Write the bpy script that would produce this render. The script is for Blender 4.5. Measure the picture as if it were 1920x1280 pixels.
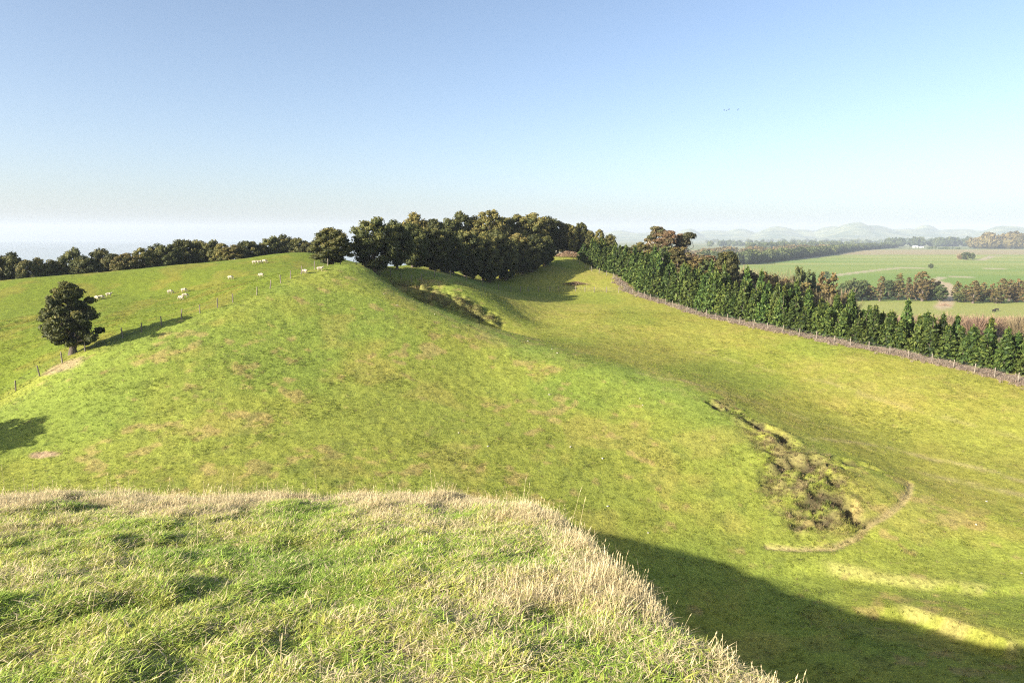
import bpy, math, random
import numpy as np

# ---------------------------------------------------------------- camera, sky, sun, exposure
for o in list(bpy.data.objects): bpy.data.objects.remove(o)
sc = bpy.context.scene
COL = sc.collection
SUN_AZ = math.radians(238)      # compass bearing the light comes from (0 = straight ahead, clockwise)
SUN_EL = math.radians(20.5)
cam_d = bpy.data.cameras.new('camera'); cam = bpy.data.objects.new('camera', cam_d); COL.objects.link(cam)
cam_d.lens = 24.0; cam_d.sensor_width = 36.0; cam_d.clip_start = 0.05; cam_d.clip_end = 60000
cam.location = (0, 0, 44.0); cam.rotation_euler = (math.radians(90-8.66), 0, 0)
sc.camera = cam
wd = bpy.data.worlds.new('World'); sc.world = wd; wd.use_nodes = True
wn = wd.node_tree
bg = wn.nodes['Background']; sky = wn.nodes.new('ShaderNodeTexSky')
sky.sky_type = 'NISHITA'; sky.sun_disc = False
sky.sun_elevation = SUN_EL; sky.sun_rotation = SUN_AZ
sky.altitude = 50; sky.air_density = 0.75; sky.dust_density = 2.2; sky.ozone_density = 1.0
wn.links.new(sky.outputs[0], bg.inputs[0]); bg.inputs[1].default_value = 0.085
sd = bpy.data.lights.new('sun', 'SUN'); sd.energy = 4.9; sd.angle = math.radians(0.5); sd.color = (1.0, 0.93, 0.80)
so = bpy.data.objects.new('sun', sd); COL.objects.link(so)
_d = (math.sin(SUN_AZ)*math.cos(SUN_EL), math.cos(SUN_AZ)*math.cos(SUN_EL), math.sin(SUN_EL))   # towards the sun
from mathutils import Vector, Matrix
so.rotation_euler = Vector(_d).to_track_quat('Z', 'Y').to_euler(); so.location = (-60, -60, 120)
sc.view_settings.view_transform = 'Standard'; sc.view_settings.look = 'None'
sc.view_settings.gamma = 1.0; sc.view_settings.exposure = 1.54
sc.cycles.use_denoising = False; sc.cycles.pixel_filter_type = 'BLACKMAN_HARRIS'; sc.cycles.filter_width = 1.15
sc.cycles.use_adaptive_sampling = True; sc.cycles.adaptive_threshold = 0.004; sc.cycles.adaptive_min_samples = 96
sc.cycles.max_bounces = 4; sc.cycles.diffuse_bounces = 2; sc.cycles.glossy_bounces = 1
sc.cycles.transmission_bounces = 2; sc.cycles.transparent_max_bounces = 4; sc.cycles.volume_bounces = 0

# ---------------------------------------------------------------- terrain as numbers
EYE = 44.0                                   # camera height above the plain
TP = np.array([(-56.13, 73, -17.74), (-53.21, 75.5, -15.45), (-50.37, 79.5, -13.25), (-43.98, 85, -10.91), (-39.32, 89.5, -9.23), (-35.48, 94.5, -7.89), (-32.55, 104.5, -5.63), (-28.47, 114.5, -4.57), (-46.69, 60, -19.47), (-43.84, 56, -20.54), (-29.6, 55, -20.17), (-34.03, 64, -18.09), (-37.65, 71.5, -15.51), (-44.16, 68, -16.97), (-16.44, 56, -20.54), (-19.0, 65.5, -18.52), (-21.4, 74.5, -16.16), (-23.9, 84, -12.79), (-24.3, 97, -8.63), (-22.93, 109, -6.29), (-32.85, 81.5, -12.41), (-13.83, 87.5, -13.33), (0.0, 59, -21.64), (-3.63, 75.5, -18.23), (-4.07, 85.5, -15.77), (4.07, 55, -23.0), (9.97, 50, -24.84), (16.91, 61, -22.37), (19.17, 70, -19.79), (11.71, 77, -18.59), (21.85, 54, -24.46), (24.37, 61, -22.37), (-23.26, 115, -5.3), (-18.13, 110.5, -8.53), (-9.07, 105, -11.82), (-2.36, 100, -13.24), (6.42, 90, -15.15), (13.51, 85, -16.36), (20.55, 80.5, -17.46), (23.48, 77.2, -18.32), (27.27, 69, -20.08), (30.75, 64.3, -20.86), (31.05, 59.5, -21.82), (28.01, 53, -24.01), (35.7, 55, -23.0), (35.63, 50, -23.96), (-20, 118, -12), (-10, 113, -15), (-3, 109, -16), (-23.69, 127, -5.36), (-15.6, 125, -8.19), (-10.57, 123, -9.5), (-2.34, 119, -13.21), (2.25, 114, -15.36), (1.99, 101, -14.42), (6.84, 96, -15.39), (10.26, 92.5, -15.94), (16.0, 87.5, -16.85), (21.17, 83, -17.46), (26.9, 76.2, -19.33), (31.75, 66.5, -20.91), (-6.65, 142, -9.86), (0.0, 152, -11.74), (14.54, 155, -12.09), (-15.17, 150, -6.91), (4.38, 140, -12.45), (3.9, 124, -14.94), (13.43, 122, -14.7), (25.8, 150, -12.17), (30.28, 138, -13.14), (33.16, 128, -13.9), (42.48, 110, -14.82), (52.24, 97, -16.17), (61.2, 83, -17.46), (64.05, 77, -17.96), (24.43, 165, -9.53), (16.07, 180, -5.93), (11.66, 188, -4.75), (18.95, 174, -8.02), (28.51, 106, -16.99), (35.88, 92, -18.46), (43.91, 86, -18.65), (39.18, 76, -21.48), (48.25, 76, -20.22), (39.94, 62, -22.74), (54.52, 72, -20.35), (46.76, 61, -22.37), (38.74, 51, -23.1), (54.22, 61, -22.37), (19, 47, -25.6), (25, 40, -24.0), (30, 36, -22.6), (12, 40, -26.0), (0, 40, -25.0), (-15, 38, -23), (-30, 42, -21.5), (-45, 46, -20), (20, 25, -21), (34, 25, -19), (45, 36, -22), (0, 22, -20), (-25, 20, -18), (35, 5, -16), (-59.71, 78, -16.6), (-61.89, 81, -16.25), (-51.39, 92, -11.23), (-48.01, 93, -10.62), (-42.96, 98, -8.72), (-74.17, 98, -13.36), (-97.3, 130, -8.11), (-68.32, 101, -12.17), (-71.35, 120, -10.2), (-72.85, 142, -6.0), (-51.31, 85.5, -12.61), (-51.62, 125, -7.22), (-54.36, 112, -9.96), (-60.54, 150, -4.83), (-46.53, 158, -3.5), (-43.37, 121, -6.99), (-110, 150, -14), (-85, 185, -15), (-60, 195, -14), (-120, 220, -26), (-60, 240, -20), (-160, 130, -17), (-150, 250, -40), (-28, 132, -6.0), (-34, 142, -6.0), (-40, 165, -6), (-20, 160, -8.5), (0, 168, -8), (-10, 190, -6), (15, 200, -4.5), (-30, 200, -8), (0, 240, -14), (60, 260, -26), (-40, 270, -26), (0, 310, -42), (-100, 310, -42), (-200, 250, -44), (100, 300, -42), (-30, 125, -5.2), (24, 190, -5.2), (40, 198, -8), (38, 175, -9), (52, 165, -13), (60, 190, -15), (54, 150, -14.5), (64, 130, -17), (72, 118, -19.5), (85, 110, -22), (90, 95, -21), (80, 150, -22), (80, 200, -24), (110, 120, -29), (120, 180, -36), (110, 90, -25), (150, 120, -38), (95, 260, -34), (170, 200, -43), (160, 60, -32), (250, 150, -43), (200, 300, -43), (-75, 60, -19), (-110, 70, -17), (-100, 110, -13), (-150, 60, -22), (-60, 30, -18), (-100, 10, -18), (-60, -40, -14), (0, -60, -14), (60, -40, -14), (70, 30, -18), (75, 60, -18), (-200, 150, -30), (-250, 0, -42), (0, -250, -42), (250, 0, -42), (180, -180, -42), (-180, -180, -42)])                       # surveyed heights (x, y, z below the eye), metres

def tps_fit(P, lam=0.0006):
    n = len(P); S = 100.0
    X = P[:, :2]/S
    d2 = ((X[:, None]-X[None])**2).sum(-1)
    K = 0.5*d2*np.log(d2+1e-12)
    A = np.zeros((n+3, n+3)); A[:n, :n] = K+lam*np.eye(n)
    A[:n, n] = 1; A[:n, n+1:] = X; A[n, :n] = 1; A[n+1:, :n] = X.T
    b = np.zeros(n+3); b[:n] = P[:, 2]
    return X, np.linalg.solve(A, b)
TX, TW = tps_fit(TP)
def tps(x, y):
    out = np.empty(len(x)); n = len(TX)
    for i in range(0, len(x), 20000):
        q = np.stack([x[i:i+20000], y[i:i+20000]], 1)/100.0
        d2 = ((q[:, None]-TX[None])**2).sum(-1)
        out[i:i+20000] = (0.5*d2*np.log(d2+1e-12))@TW[:n]+TW[n]+q@TW[n+1:]
    return out

def _h(ix, iy, s):
    n = (ix.astype(np.int64)*374761393+iy.astype(np.int64)*668265263+s*1274126177) & 0xffffffff
    n = ((n ^ (n >> 13))*1274126177) & 0xffffffff
    n = ((n ^ (n >> 15))*2246822519) & 0xffffffff
    return ((n ^ (n >> 16)) & 0xffffff)/float(0xffffff)
def noise(x, y, s=0):
    x = np.asarray(x, float); y = np.asarray(y, float)
    ix = np.floor(x); iy = np.floor(y); fx = x-ix; fy = y-iy
    fx = fx*fx*fx*(fx*(fx*6-15)+10); fy = fy*fy*fy*(fy*(fy*6-15)+10)
    a = _h(ix, iy, s); b = _h(ix+1, iy, s); c = _h(ix, iy+1, s); d = _h(ix+1, iy+1, s)
    return (a+(b-a)*fx)*(1-fy)+(c+(d-c)*fx)*fy-0.5
def fbm(x, y, sc, o=4, s=0):
    v = 0; a = 1.0; f = 1.0/sc
    for k in range(o):
        c_, s_ = math.cos(k*1.1+s), math.sin(k*1.1+s)
        v = v+a*noise((c_*x-s_*y)*f+k*17.3, (s_*x+c_*y)*f-k*9.1, s+k)
        a *= 0.5; f *= 2.03
    return v
def sstep(a, b, t):
    t = np.clip((t-a)/(b-a), 0, 1); return t*t*(3-2*t)
def smax(a, b, k):
    h = np.clip(0.5+0.5*(a-b)/k, 0, 1); return b+(a-b)*h+k*h*(1-h)

def poly_sd(x, y, P):
    P = np.asarray(P, float); d = np.full(x.shape, 1e9); ins = np.zeros(x.shape, bool)
    for i in range(len(P)):
        ax, ay = P[i]; bx, by = P[(i+1) % len(P)]
        ex, ey = bx-ax, by-ay
        t = np.clip(((x-ax)*ex+(y-ay)*ey)/(ex*ex+ey*ey), 0, 1)
        d = np.minimum(d, np.hypot(x-ax-t*ex, y-ay-t*ey))
        c = ((ay > y) != (by > y)) & (x < (bx-ax)*(y-ay)/((by-ay) if by != ay else 1e-9)+ax)
        ins ^= c
    return np.where(ins, -d, d)
def line_d(x, y, L):
    d = np.full(x.shape, 1e9); along = np.zeros(x.shape); acc = 0
    for (ax, ay), (bx, by) in zip(L[:-1], L[1:]):
        ex, ey = bx-ax, by-ay; l = math.hypot(ex, ey)
        t = np.clip(((x-ax)*ex+(y-ay)*ey)/(l*l), 0, 1)
        q = np.hypot(x-ax-t*ex, y-ay-t*ey)
        along = np.where(q < d, acc+t*l, along); d = np.minimum(d, q); acc += l
    return d, along

SPUR = [(-60, -60), (-70, -10), (-60, 14), (-46, 28), (-39, 29), (-31, 23.2), (-21.8, 14.2), (-15, 8.2), (-9.8, 10.3), (-7, 10.9), (-4, 11.1), (-2, 11.0), (-0.7, 10.7),  # unseen left and rear edges are shaped for the shadow they throw
        (0.15, 9.7), (0.55, 8.6), (0.85, 7.2), (1.12, 5.7), (1.36, 4.4), (1.75, 3.4), (2.3, 1.5), (2.9, -0.5), (3.8, -4), (4, -14), (-10, -60)]
ROUGH = [(23.03, 76.7), (26.2, 74.15), (28.92, 66.2), (31.83, 61.1), (30.93, 56.75), (27.86, 52.7), (23.84, 53.45), (23.6, 58.85), (23.93, 64.1), (23.72, 70.1)]     # broken bank on the nose of the hill
SLIP = [(-24.53, 123.6), (-21.39, 124.8), (-16.52, 124.5), (-9.58, 122.55), (-2.04, 118.2), (-2.36, 115.05), (-5.49, 116.25), (-10.22, 118.35), (-17.15, 121.8), (-21.47, 122.25)]       # hummocky slip in the gully
TRACK = [(20.83, 52.4), (23.18, 51.8), (25.6, 51.5), (27.94, 52.4), (29.39, 53.6), (31.85, 54.95), (33.7, 56.3), (35.36, 58.1), (36.74, 60.35)]     # sheep track
PITS = [(22.65, 75.35, 0.7, 0.5, 0.6), (23.07, 74.3, 0.6, 0.5, 0.6), (25.63, 71.75, 0.9, 0.7, 1.1), (26.08, 70.7, 1.0, 0.6, 0.9), (27.06, 69.65, 1.1, 0.7, 1.0), (27.62, 68.15, 1.0, 0.7, 0.9), (27.86, 66.5, 0.9, 0.7, 0.8), (25.86, 64.85, 0.7, 0.5, 0.6), (26.42, 62.75, 1.5, 0.6, 1.1), (28.0, 62.9, 1.5, 0.6, 1.2), (29.24, 63.2, 0.8, 0.5, 0.8), (27.42, 60.5, 0.8, 0.7, 1.3), (25.86, 59.75, 0.8, 0.6, 0.8), (27.2, 58.1, 0.9, 0.6, 0.8), (28.28, 57.35, 1.0, 0.7, 0.9), (28.74, 56.3, 0.9, 0.7, 0.8), (28.88, 54.65, 0.9, 0.7, 0.9), (26.18, 57.2, 0.9, 0.7, 0.7), (29.59, 59.45, 0.8, 0.5, 0.6), (26.53, 55.1, 0.9, 0.6, 0.6), (24.39, 54.8, 0.9, 0.6, 0.5), (33.84, 62.6, 0.9, 0.5, 0.6), (32.44, 62.9, 0.8, 0.5, 0.6)]       # slumps in the bank: x, y, half sizes, depth
TERR = [([(24.63, 49.35), (28.71, 46.5), (33.04, 44.4)], 0.5), ([(26.61, 42.85), (27.57, 39.4), (28.39, 35.65)], 0.9)]    # little terrace edges on the valley side: (line, drop)

def masks(x, y):
    rough = 1-sstep(-2.2, 1.6, poly_sd(x, y, ROUGH)+1.6*fbm(x, y, 3, 3, 5))
    slip = 1-sstep(-2.5, 1.0, poly_sd(x, y, SLIP)+1.5*fbm(x, y, 4, 2, 6))
    return rough, slip

def height(x, y, detail=True):
    """ground height below the eye at world x, y (arrays)"""
    x = np.asarray(x, float); y = np.asarray(y, float); r = np.hypot(x, y)
    z = np.full(x.shape, -42.0)
    m = r < 430
    if m.any():
        b = tps(x[m], y[m]); w = sstep(270, 420, r[m])
        z[m] = np.maximum(b, -43)*(1-w)-42.0*w
    z = z+np.where(r > 350, fbm(x, y, 900, 2, 3)*3.0*sstep(500, 1500, r)*0.3, 0)
    m = (r < 110)
    if m.any():
        xs, ys = x[m], y[m]
        d = poly_sd(xs, ys, SPUR)+0.35*fbm(xs, ys, 1.6, 2, 9)
        top = -1.72-0.225*np.clip(ys, 0, 14)-0.04*np.clip(ys, -60, 0)+0.16*fbm(xs, ys, 5, 2, 2)
        dd = np.clip(d, -0.5, None)
        drop = np.where(d > -0.4, 0.85*np.clip(d, 0, None)+0.16*np.clip(d+0.4, 0, 0.8)**2+0.55*sstep(-0.1, 1.2, d), 0)
        drop = drop-0.35*sstep(1, 8, d)*fbm(xs, ys, 4, 3, 12)*2
        z[m] = smax(top-drop, z[m], 2.2)
    if detail:
        m = r < 330
        xs, ys, rs = x[m], y[m], r[m]
        ro, sl = masks(xs, ys)
        far = sstep(14, 35, rs)
        dz = far*(0.24*fbm(xs, ys, 14, 2, 1)+0.045*fbm(xs, ys, 2.2, 2, 21)+0.06*fbm(xs, ys, 0.8, 2, 31))
        dz += (1-far)*(0.10*fbm(xs, ys, 0.8, 3, 41)+0.07*fbm(xs, ys, 0.35, 2, 43)-0.06)
        h1 = np.abs(fbm(xs, ys, 3.4, 3, 51)); h2 = fbm(xs, ys, 1.7, 3, 52)
        for (bx, by, ra, rb, dp) in PITS:
            ux, uy = xs-bx, ys-by; q_ = ((ux*0.8-uy*0.6)/ra)**2+((ux*0.6+uy*0.8)/rb)**2
            dz -= 1.05*dp*np.exp(-q_*q_*1.2)-0.10*dp*np.exp(-((np.sqrt(q_)-1.7)/0.5)**2)
        dz += ro*(0.38*h2+0.35*fbm(xs, ys*2.2, 5, 3, 53)-0.5*sstep(0.13, 0.20, fbm(xs, ys*2.0, 2.6, 2, 54)))
        s1 = np.abs(noise(xs/2.0+0.3*noise(xs, ys, 3), ys/1.1, 61))
        dz += sl*(3.0*(s1-0.2)+1.5*fbm(xs, ys, 1.6, 2, 62))
        td, _ = line_d(xs, ys, TRACK)
        dz -= 0.22*np.exp(-(td/0.30)**2)
        for L, hgt in TERR:
            # a step: ground on the near side of the line sits lower
            d_, _ = line_d(xs, ys, L)
            mid = np.array(L); yl = np.interp(xs, mid[:, 0], mid[:, 1])
            s_ = (yl-ys)                         # >0 = nearer than the line
            dz -= hgt*sstep(-0.5, 0.7, s_)*np.exp(-(d_/4.5)**2)
        z[m] = z[m]+dz
    return z
def ground(x, y):
    return float(height(np.array([x]), np.array([y]))[0])
# ---------------------------------------------------------------- materials
def nt(name):
    m = bpy.data.materials.new(name); m.use_nodes = True
    n = m.node_tree; b = n.nodes['Principled BSDF']
    b.inputs['Roughness'].default_value = 0.9; b.inputs['Specular IOR Level'].default_value = 0.15
    return m, n, b
def N(n, t, **k):
    q = n.nodes.new(t)
    for a, v in k.items():
        if a.startswith('i_'): q.inputs[a[2:].replace('_', ' ')].default_value = v
        else: setattr(q, a, v)
    return q
def noise_n(n, scale, detail=4, rough=0.6, src=None):
    q = n.nodes.new('ShaderNodeTexNoise'); q.inputs['Scale'].default_value = scale
    q.inputs['Detail'].default_value = detail; q.inputs['Roughness'].default_value = rough
    if src is not None: n.links.new(src, q.inputs['Vector'])
    return q
def maprange(n, src, a, b, c, d):
    q = n.nodes.new('ShaderNodeMapRange'); n.links.new(src, q.inputs[0])
    for i, v in enumerate((a, b, c, d)): q.inputs[i+1].default_value = v
    return q.outputs[0]
def mixc(n, fac, a, b, mode='MIX'):
    q = n.nodes.new('ShaderNodeMix'); q.data_type = 'RGBA'; q.blend_type = mode
    for s, v in ((q.inputs[0], fac), (q.inputs[6], a), (q.inputs[7], b)):
        if isinstance(v, (int, float)): s.default_value = v
        elif isinstance(v, tuple): s.default_value = (*v, 1.0)
        else: n.links.new(v, s)
    return q.outputs[2]

def ground_material():
    m, n, b = nt('pasture_ground')
    at = N(n, 'ShaderNodeAttribute', attribute_name='cover')
    geo = N(n, 'ShaderNodeNewGeometry').outputs['Position']
    n1 = noise_n(n, 0.9, 6, 0.65, geo); n2 = noise_n(n, 6.0, 5, 0.7, geo); n3 = noise_n(n, 0.12, 4, 0.6, geo)
    c = at.outputs['Color']
    k1 = maprange(n, n1.outputs[0], 0.3, 0.7, 0.80, 1.20)
    k2 = maprange(n, n2.outputs[0], 0.3, 0.7, 0.62, 1.38)
    mm = N(n, 'ShaderNodeMath', operation='MULTIPLY'); n.links.new(k1, mm.inputs[0]); n.links.new(k2, mm.inputs[1])
    cc = N(n, 'ShaderNodeCombineColor')
    for i in range(3): n.links.new(mm.outputs[0], cc.inputs[i])
    c = mixc(n, 1.0, c, cc.outputs[0], 'MULTIPLY')
    # dark rush tufts and dung, a hand wide, in loose colonies
    n4 = noise_n(n, 1.7, 3, 0.55, geo); n5 = noise_n(n, 0.10, 3, 0.6, geo); ad = N(n, 'ShaderNodeMath', operation='MULTIPLY_ADD')
    n.links.new(n5.outputs[0], ad.inputs[0]); ad.inputs[1].default_value = 0.55; n.links.new(n4.outputs[0], ad.inputs[2])
    c = mixc(n, maprange(n, ad.outputs[0], 0.92, 1.02, 0.0, 0.65), c, mixc(n, 1.0, c, (0.42, 0.50, 0.60), 'MULTIPLY'))
    # yellowed blades between the green
    y = maprange(n, n3.outputs[0], 0.42, 0.66, 0.0, 0.22)
    c = mixc(n, y, c, mixc(n, 1.0, c, (1.28, 1.02, 0.95), 'MULTIPLY'))
    n.links.new(c, b.inputs['Base Color'])
    bp = N(n, 'ShaderNodeBump'); bp.inputs['Strength'].default_value = 0.55; bp.inputs['Distance'].default_value = 0.12
    n.links.new(n2.outputs[0], bp.inputs['Height'])
    bp2 = N(n, 'ShaderNodeBump'); bp2.inputs['Strength'].default_value = 0.5; bp2.inputs['Distance'].default_value = 0.35
    n.links.new(n1.outputs[0], bp2.inputs['Height']); n.links.new(bp.outputs[0], bp2.inputs['Normal'])
    n.links.new(bp2.outputs[0], b.inputs['Normal'])
    return m

# ---------------------------------------------------------------- ground sheet: one polar net, fine where the hill lies
def mesh_np(name, v, faces4=None, faces3=None):
    me = bpy.data.meshes.new(name)
    me.vertices.add(len(v)); me.vertices.foreach_set('co', np.asarray(v, np.float32).ravel())
    n4 = 0 if faces4 is None else len(faces4); n3 = 0 if faces3 is None else len(faces3)
    idx = []; tot = []
    if n4: idx.append(np.asarray(faces4, np.int32).ravel()); tot.append(np.full(n4, 4, np.int32))
    if n3: idx.append(np.asarray(faces3, np.int32).ravel()); tot.append(np.full(n3, 3, np.int32))
    idx = np.concatenate(idx); tot = np.concatenate(tot)
    me.loops.add(len(idx)); me.loops.foreach_set('vertex_index', idx)
    me.polygons.add(len(tot)); st = np.concatenate([[0], np.cumsum(tot)[:-1]]).astype(np.int32)
    me.polygons.foreach_set('loop_start', st); me.polygons.foreach_set('loop_total', tot)
    me.update(calc_edges=True); me.validate()
    return me
def put(name, me, mat=None, parent=None, loc=None, label=None, cat=None, group=None, kind=None):
    o = bpy.data.objects.new(name, me); COL.objects.link(o)
    if mat is not None and me is not None and not me.materials: me.materials.append(mat)
    if parent is not None: o.parent = parent
    if loc is not None: o.location = loc
    tag(o, label, cat, group, kind)
    return o
def tag(o, label=None, cat=None, group=None, kind=None):
    for k, v in (('label', label), ('category', cat), ('group', group), ('kind', kind)):
        if v: o[k] = v
    return o
def smooth(me):
    me.polygons.foreach_set('use_smooth', np.ones(len(me.polygons), bool)); return me
def colattr(me, name, c):
    a = me.color_attributes.new(name, 'FLOAT_COLOR', 'POINT')
    c = np.concatenate([c, np.ones((len(c), 1))], 1).astype(np.float32); a.data.foreach_set('color', c.ravel())

def lerp(a, b, t): return a+(b-a)*t[:, None]
C_ = lambda *c: np.array(c, float)
def cover(x, y):
    """what grows where: base colour of the ground"""
    r = np.hypot(x, y); n = len(x)
    big = fbm(x, y, 16, 4, 71); mid = fbm(x, y, 5, 3, 72); fine = fbm(x, y, 1.6, 3, 73)
    c = np.tile(C_(0.212, 0.238, 0.038), (n, 1))
    c = lerp(c, C_(0.178, 0.226, 0.035), sstep(0.02, 0.4, big))
    c = lerp(c, C_(0.270, 0.245, 0.055), 0.55*sstep(0.10, 0.42, mid-0.5*big))
    c = lerp(c, C_(0.33, 0.235, 0.095), 0.55*sstep(0.24, 0.50, fine+0.6*fbm(x, y, 9, 3, 74)-0.25*big))
    c = lerp(c, C_(0.115, 0.140, 0.030), 0.4*sstep(0.24, 0.45, fbm(x, y, 1.1, 2, 75)+0.5*fbm(x, y, 12, 2, 76)))
    # field beyond the boundary fence: greener
    lf = sstep(-1.0, 1.5, -poly_side(x, y, FENCE_A))*(1-sstep(-30, -18, x))
    g = lerp(np.tile(C_(0.128, 0.165, 0.015), (n, 1)), C_(0.165, 0.168, 0.022), sstep(0.0, 0.4, mid))
    c = c*(1-lf[:, None])+g*lf[:, None]
    # lush strip along the crest of the hill, right-hand field paler
    d, _ = line_d(x, y, CREST)
    c = lerp(c, C_(0.160, 0.218, 0.036), 0.7*np.exp(-((d+2*mid)/3.2)**2))
    rf = sstep(0.5, 4.0, -poly_side(x, y, CREST_FAR))*sstep(-12, 0, x)
    c = c*(1-0.7*rf[:, None])+0.7*rf[:, None]*lerp(np.tile(C_(0.238, 0.232, 0.042), (n, 1)), C_(0.205, 0.226, 0.034), sstep(-0.1, 0.3, big))
    m = r < 330
    ro = np.zeros(n); sl = np.zeros(n); ro[m], sl[m] = masks(x[m], y[m])
    c = lerp(c, C_(0.165, 0.130, 0.060), 0.8*ro*sstep(-0.35, 0.2, fine))
    c = lerp(c, C_(0.15, 0.13, 0.055), 0.75*sl)
    d, _ = line_d(x, y, TRACK)
    c = lerp(c, C_(0.34, 0.26, 0.13), 0.75*np.exp(-((d-0.12)/0.20)**2))
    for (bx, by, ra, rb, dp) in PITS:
        c = lerp(c, C_(0.055, 0.042, 0.025), 0.9*(1-sstep(0.35, 1.1, np.hypot((x-bx)/(ra*1.3), (y-by)/(rb*1.3))+0.6*fine)))  # dark soil colour that also paints shaded slots into the slumps
    for k_, L in enumerate(PATHS):      # faint stock tracks
        d, _ = line_d(x+0.5*mid, y+1.2*mid, L); c = lerp(c, C_(0.36, 0.30, 0.13), (0.6 if k_ < 2 else 0.3)*np.exp(-(d/0.55)**2)*sstep(-0.5, 0.2, fine))
    for L, hgt in TERR:
        d, _ = line_d(x, y, L); c = lerp(c, C_(0.32, 0.26, 0.12), 0.38*np.exp(-(d/0.6)**2)*sstep(-0.2, 0.2, fine+0.1))
    for (bx, by, rx, ry, a) in BARE:
        c = lerp(c, C_(0.34, 0.24, 0.15), a*(1-sstep(0.6, 1.2, np.hypot((x-bx)/rx, (y-by)/ry)+0.5*fine)))
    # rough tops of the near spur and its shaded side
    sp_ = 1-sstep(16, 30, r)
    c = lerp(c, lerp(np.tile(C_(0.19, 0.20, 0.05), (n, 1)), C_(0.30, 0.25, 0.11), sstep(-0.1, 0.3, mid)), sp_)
    # low ground and plain
    pl = sstep(170, 260, r)*sstep(-60, 60, x)+sstep(230, 300, r)*(1-sstep(-60, 60, x))
    f_ = np.tile(C_(0.200, 0.250, 0.055), (n, 1))
    bands = fbm(x*0.15+0*y, y, 130, 3, 81)
    f_ = lerp(f_, C_(0.26, 0.275, 0.075), sstep(-0.05, 0.35, bands))
    f_ = lerp(f_, C_(0.150, 0.225, 0.042), sstep(0.1, 0.4, -bands))
    f_ = lerp(f_, C_(0.20, 0.165, 0.085), (1-sstep(330, 350, y+8*mid))*0.9)
    tan = sstep(1650, 1700, y+60*bands)*(1-sstep(2300, 2400, y))
    f_ = lerp(f_, C_(0.29, 0.225, 0.12), 0.85*tan)
    f_ = lerp(f_, C_(0.30, 0.25, 0.14), 0.9*sstep(980, 1050, y-0.6*x)*(1-sstep(1300, 1500, y-0.2*x))*(1-sstep(500, 640, x)))
    for L, wdt, cc in LANES:
        d, _ = line_d(x, y, L); f_ = lerp(f_, C_(*cc), 0.9*(1-sstep(0.6*wdt, 1.2*wdt, d)))
    cell = noise(np.floor(x/420+0.3*noise(y/900, x/900, 5))*7.7, np.floor(y/640)*3.3, 91)+0.5
    mos = lerp(np.tile(C_(0.10, 0.14, 0.05), (n, 1)), C_(0.24, 0.23, 0.11), cell)
    f_ = f_*(1-sstep(2350, 2500, y)[:, None])+mos*sstep(2350, 2500, y)[:, None]
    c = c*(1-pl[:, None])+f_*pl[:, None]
    return np.clip(c, 0.01, 0.6)
def poly_side(x, y, L):
    """signed distance to an open line, > 0 on its left side looking along it turned clockwise"""
    best = np.full(x.shape, 1e9); sg = np.ones(x.shape)
    for (ax, ay), (bx, by) in zip(L[:-1], L[1:]):
        ex, ey = bx-ax, by-ay; t = np.clip(((x-ax)*ex+(y-ay)*ey)/(ex*ex+ey*ey), 0, 1)
        d = np.hypot(x-ax-t*ex, y-ay-t*ey); s = -np.sign(ex*(y-ay)-ey*(x-ax))
        sg = np.where(d < best, s, sg); best = np.minimum(best, d)
    return best*sg
FENCE_A = [(-56.99, 71.0), (-56.13, 73.0), (-55.01, 74.0), (-53.25, 75.5), (-51.89, 77.52), (-50.39, 79.5), (-48.69, 81.04), (-47.37, 82.19), (-45.77, 83.54), (-43.98, 85.0), (-42.27, 86.72), (-40.58, 88.34), (-38.98, 90.0), (-37.64, 91.81), (-36.43, 93.38), (-35.44, 94.75), (-34.65, 97.88), (-33.93, 100.38), (-33.2, 102.62), (-32.33, 105.12), (-31.16, 108.25), (-29.87, 111.38)]
CREST = [(-27.88, 112.0), (-22.11, 109.0), (-16.44, 105.0), (-8.65, 100.0), (-2.25, 95.0), (6.28, 88.0), (13.21, 83.0), (19.69, 77.0), (23.39, 71.0)]
CREST_FAR = [(-24.27, 120.0), (-9.42, 109.0), (-2.46, 104.0), (6.63, 93.0), (13.99, 88.0), (20.94, 82.0), (25.81, 73.0), (31.08, 65.0), (33.76, 60.0), (36.67, 53.0), (41.74, 51.0)]
BARE = [(-42.84, 60.05, 1.4, 0.5, 0.9), (-51.06, 76.5, 2.6, 1.6, 0.7)]
PATHS = [[(29.84, 68.15), (36.05, 69.65), (39.16, 69.5), (44.16, 66.5), (47.83, 61.1)], [(40.28, 63.6), (43.14, 61.2), (45.6, 58.05)], [(16.05, 84.0), (23.85, 80.7), (32.39, 77.55), (38.11, 73.8)], [(27.75, 103.05), (38.83, 90.3), (47.08, 79.35), (53.44, 68.85)]]
LANES = [([(354.3, 758.1), (466.3, 881.5), (544.5, 959.4), (610.5, 934.6), (699.0, 926.7)], 7, (0.36, 0.31, 0.2)), ([(414.6, 673.1), (465.3, 737.4), (482.6, 737.4), (542.6, 717.8)], 5, (0.36, 0.31, 0.2)), ([(257.2, 407.3), (276.1, 433.8), (302.3, 472.1), (339.2, 527.9), (398.2, 626.2), (414.6, 673.1)], 5, (0.4, 0.31, 0.2)), ([(574.2, 1370.4), (705.0, 1567.3), (829.7, 1830.0)], 10, (0.38, 0.33, 0.24)), ([(865.5, 1274.2), (970.7, 1405.7), (1093.9, 1567.3), (1115.2, 1482.2)], 8, (0.33, 0.28, 0.18))]

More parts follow.
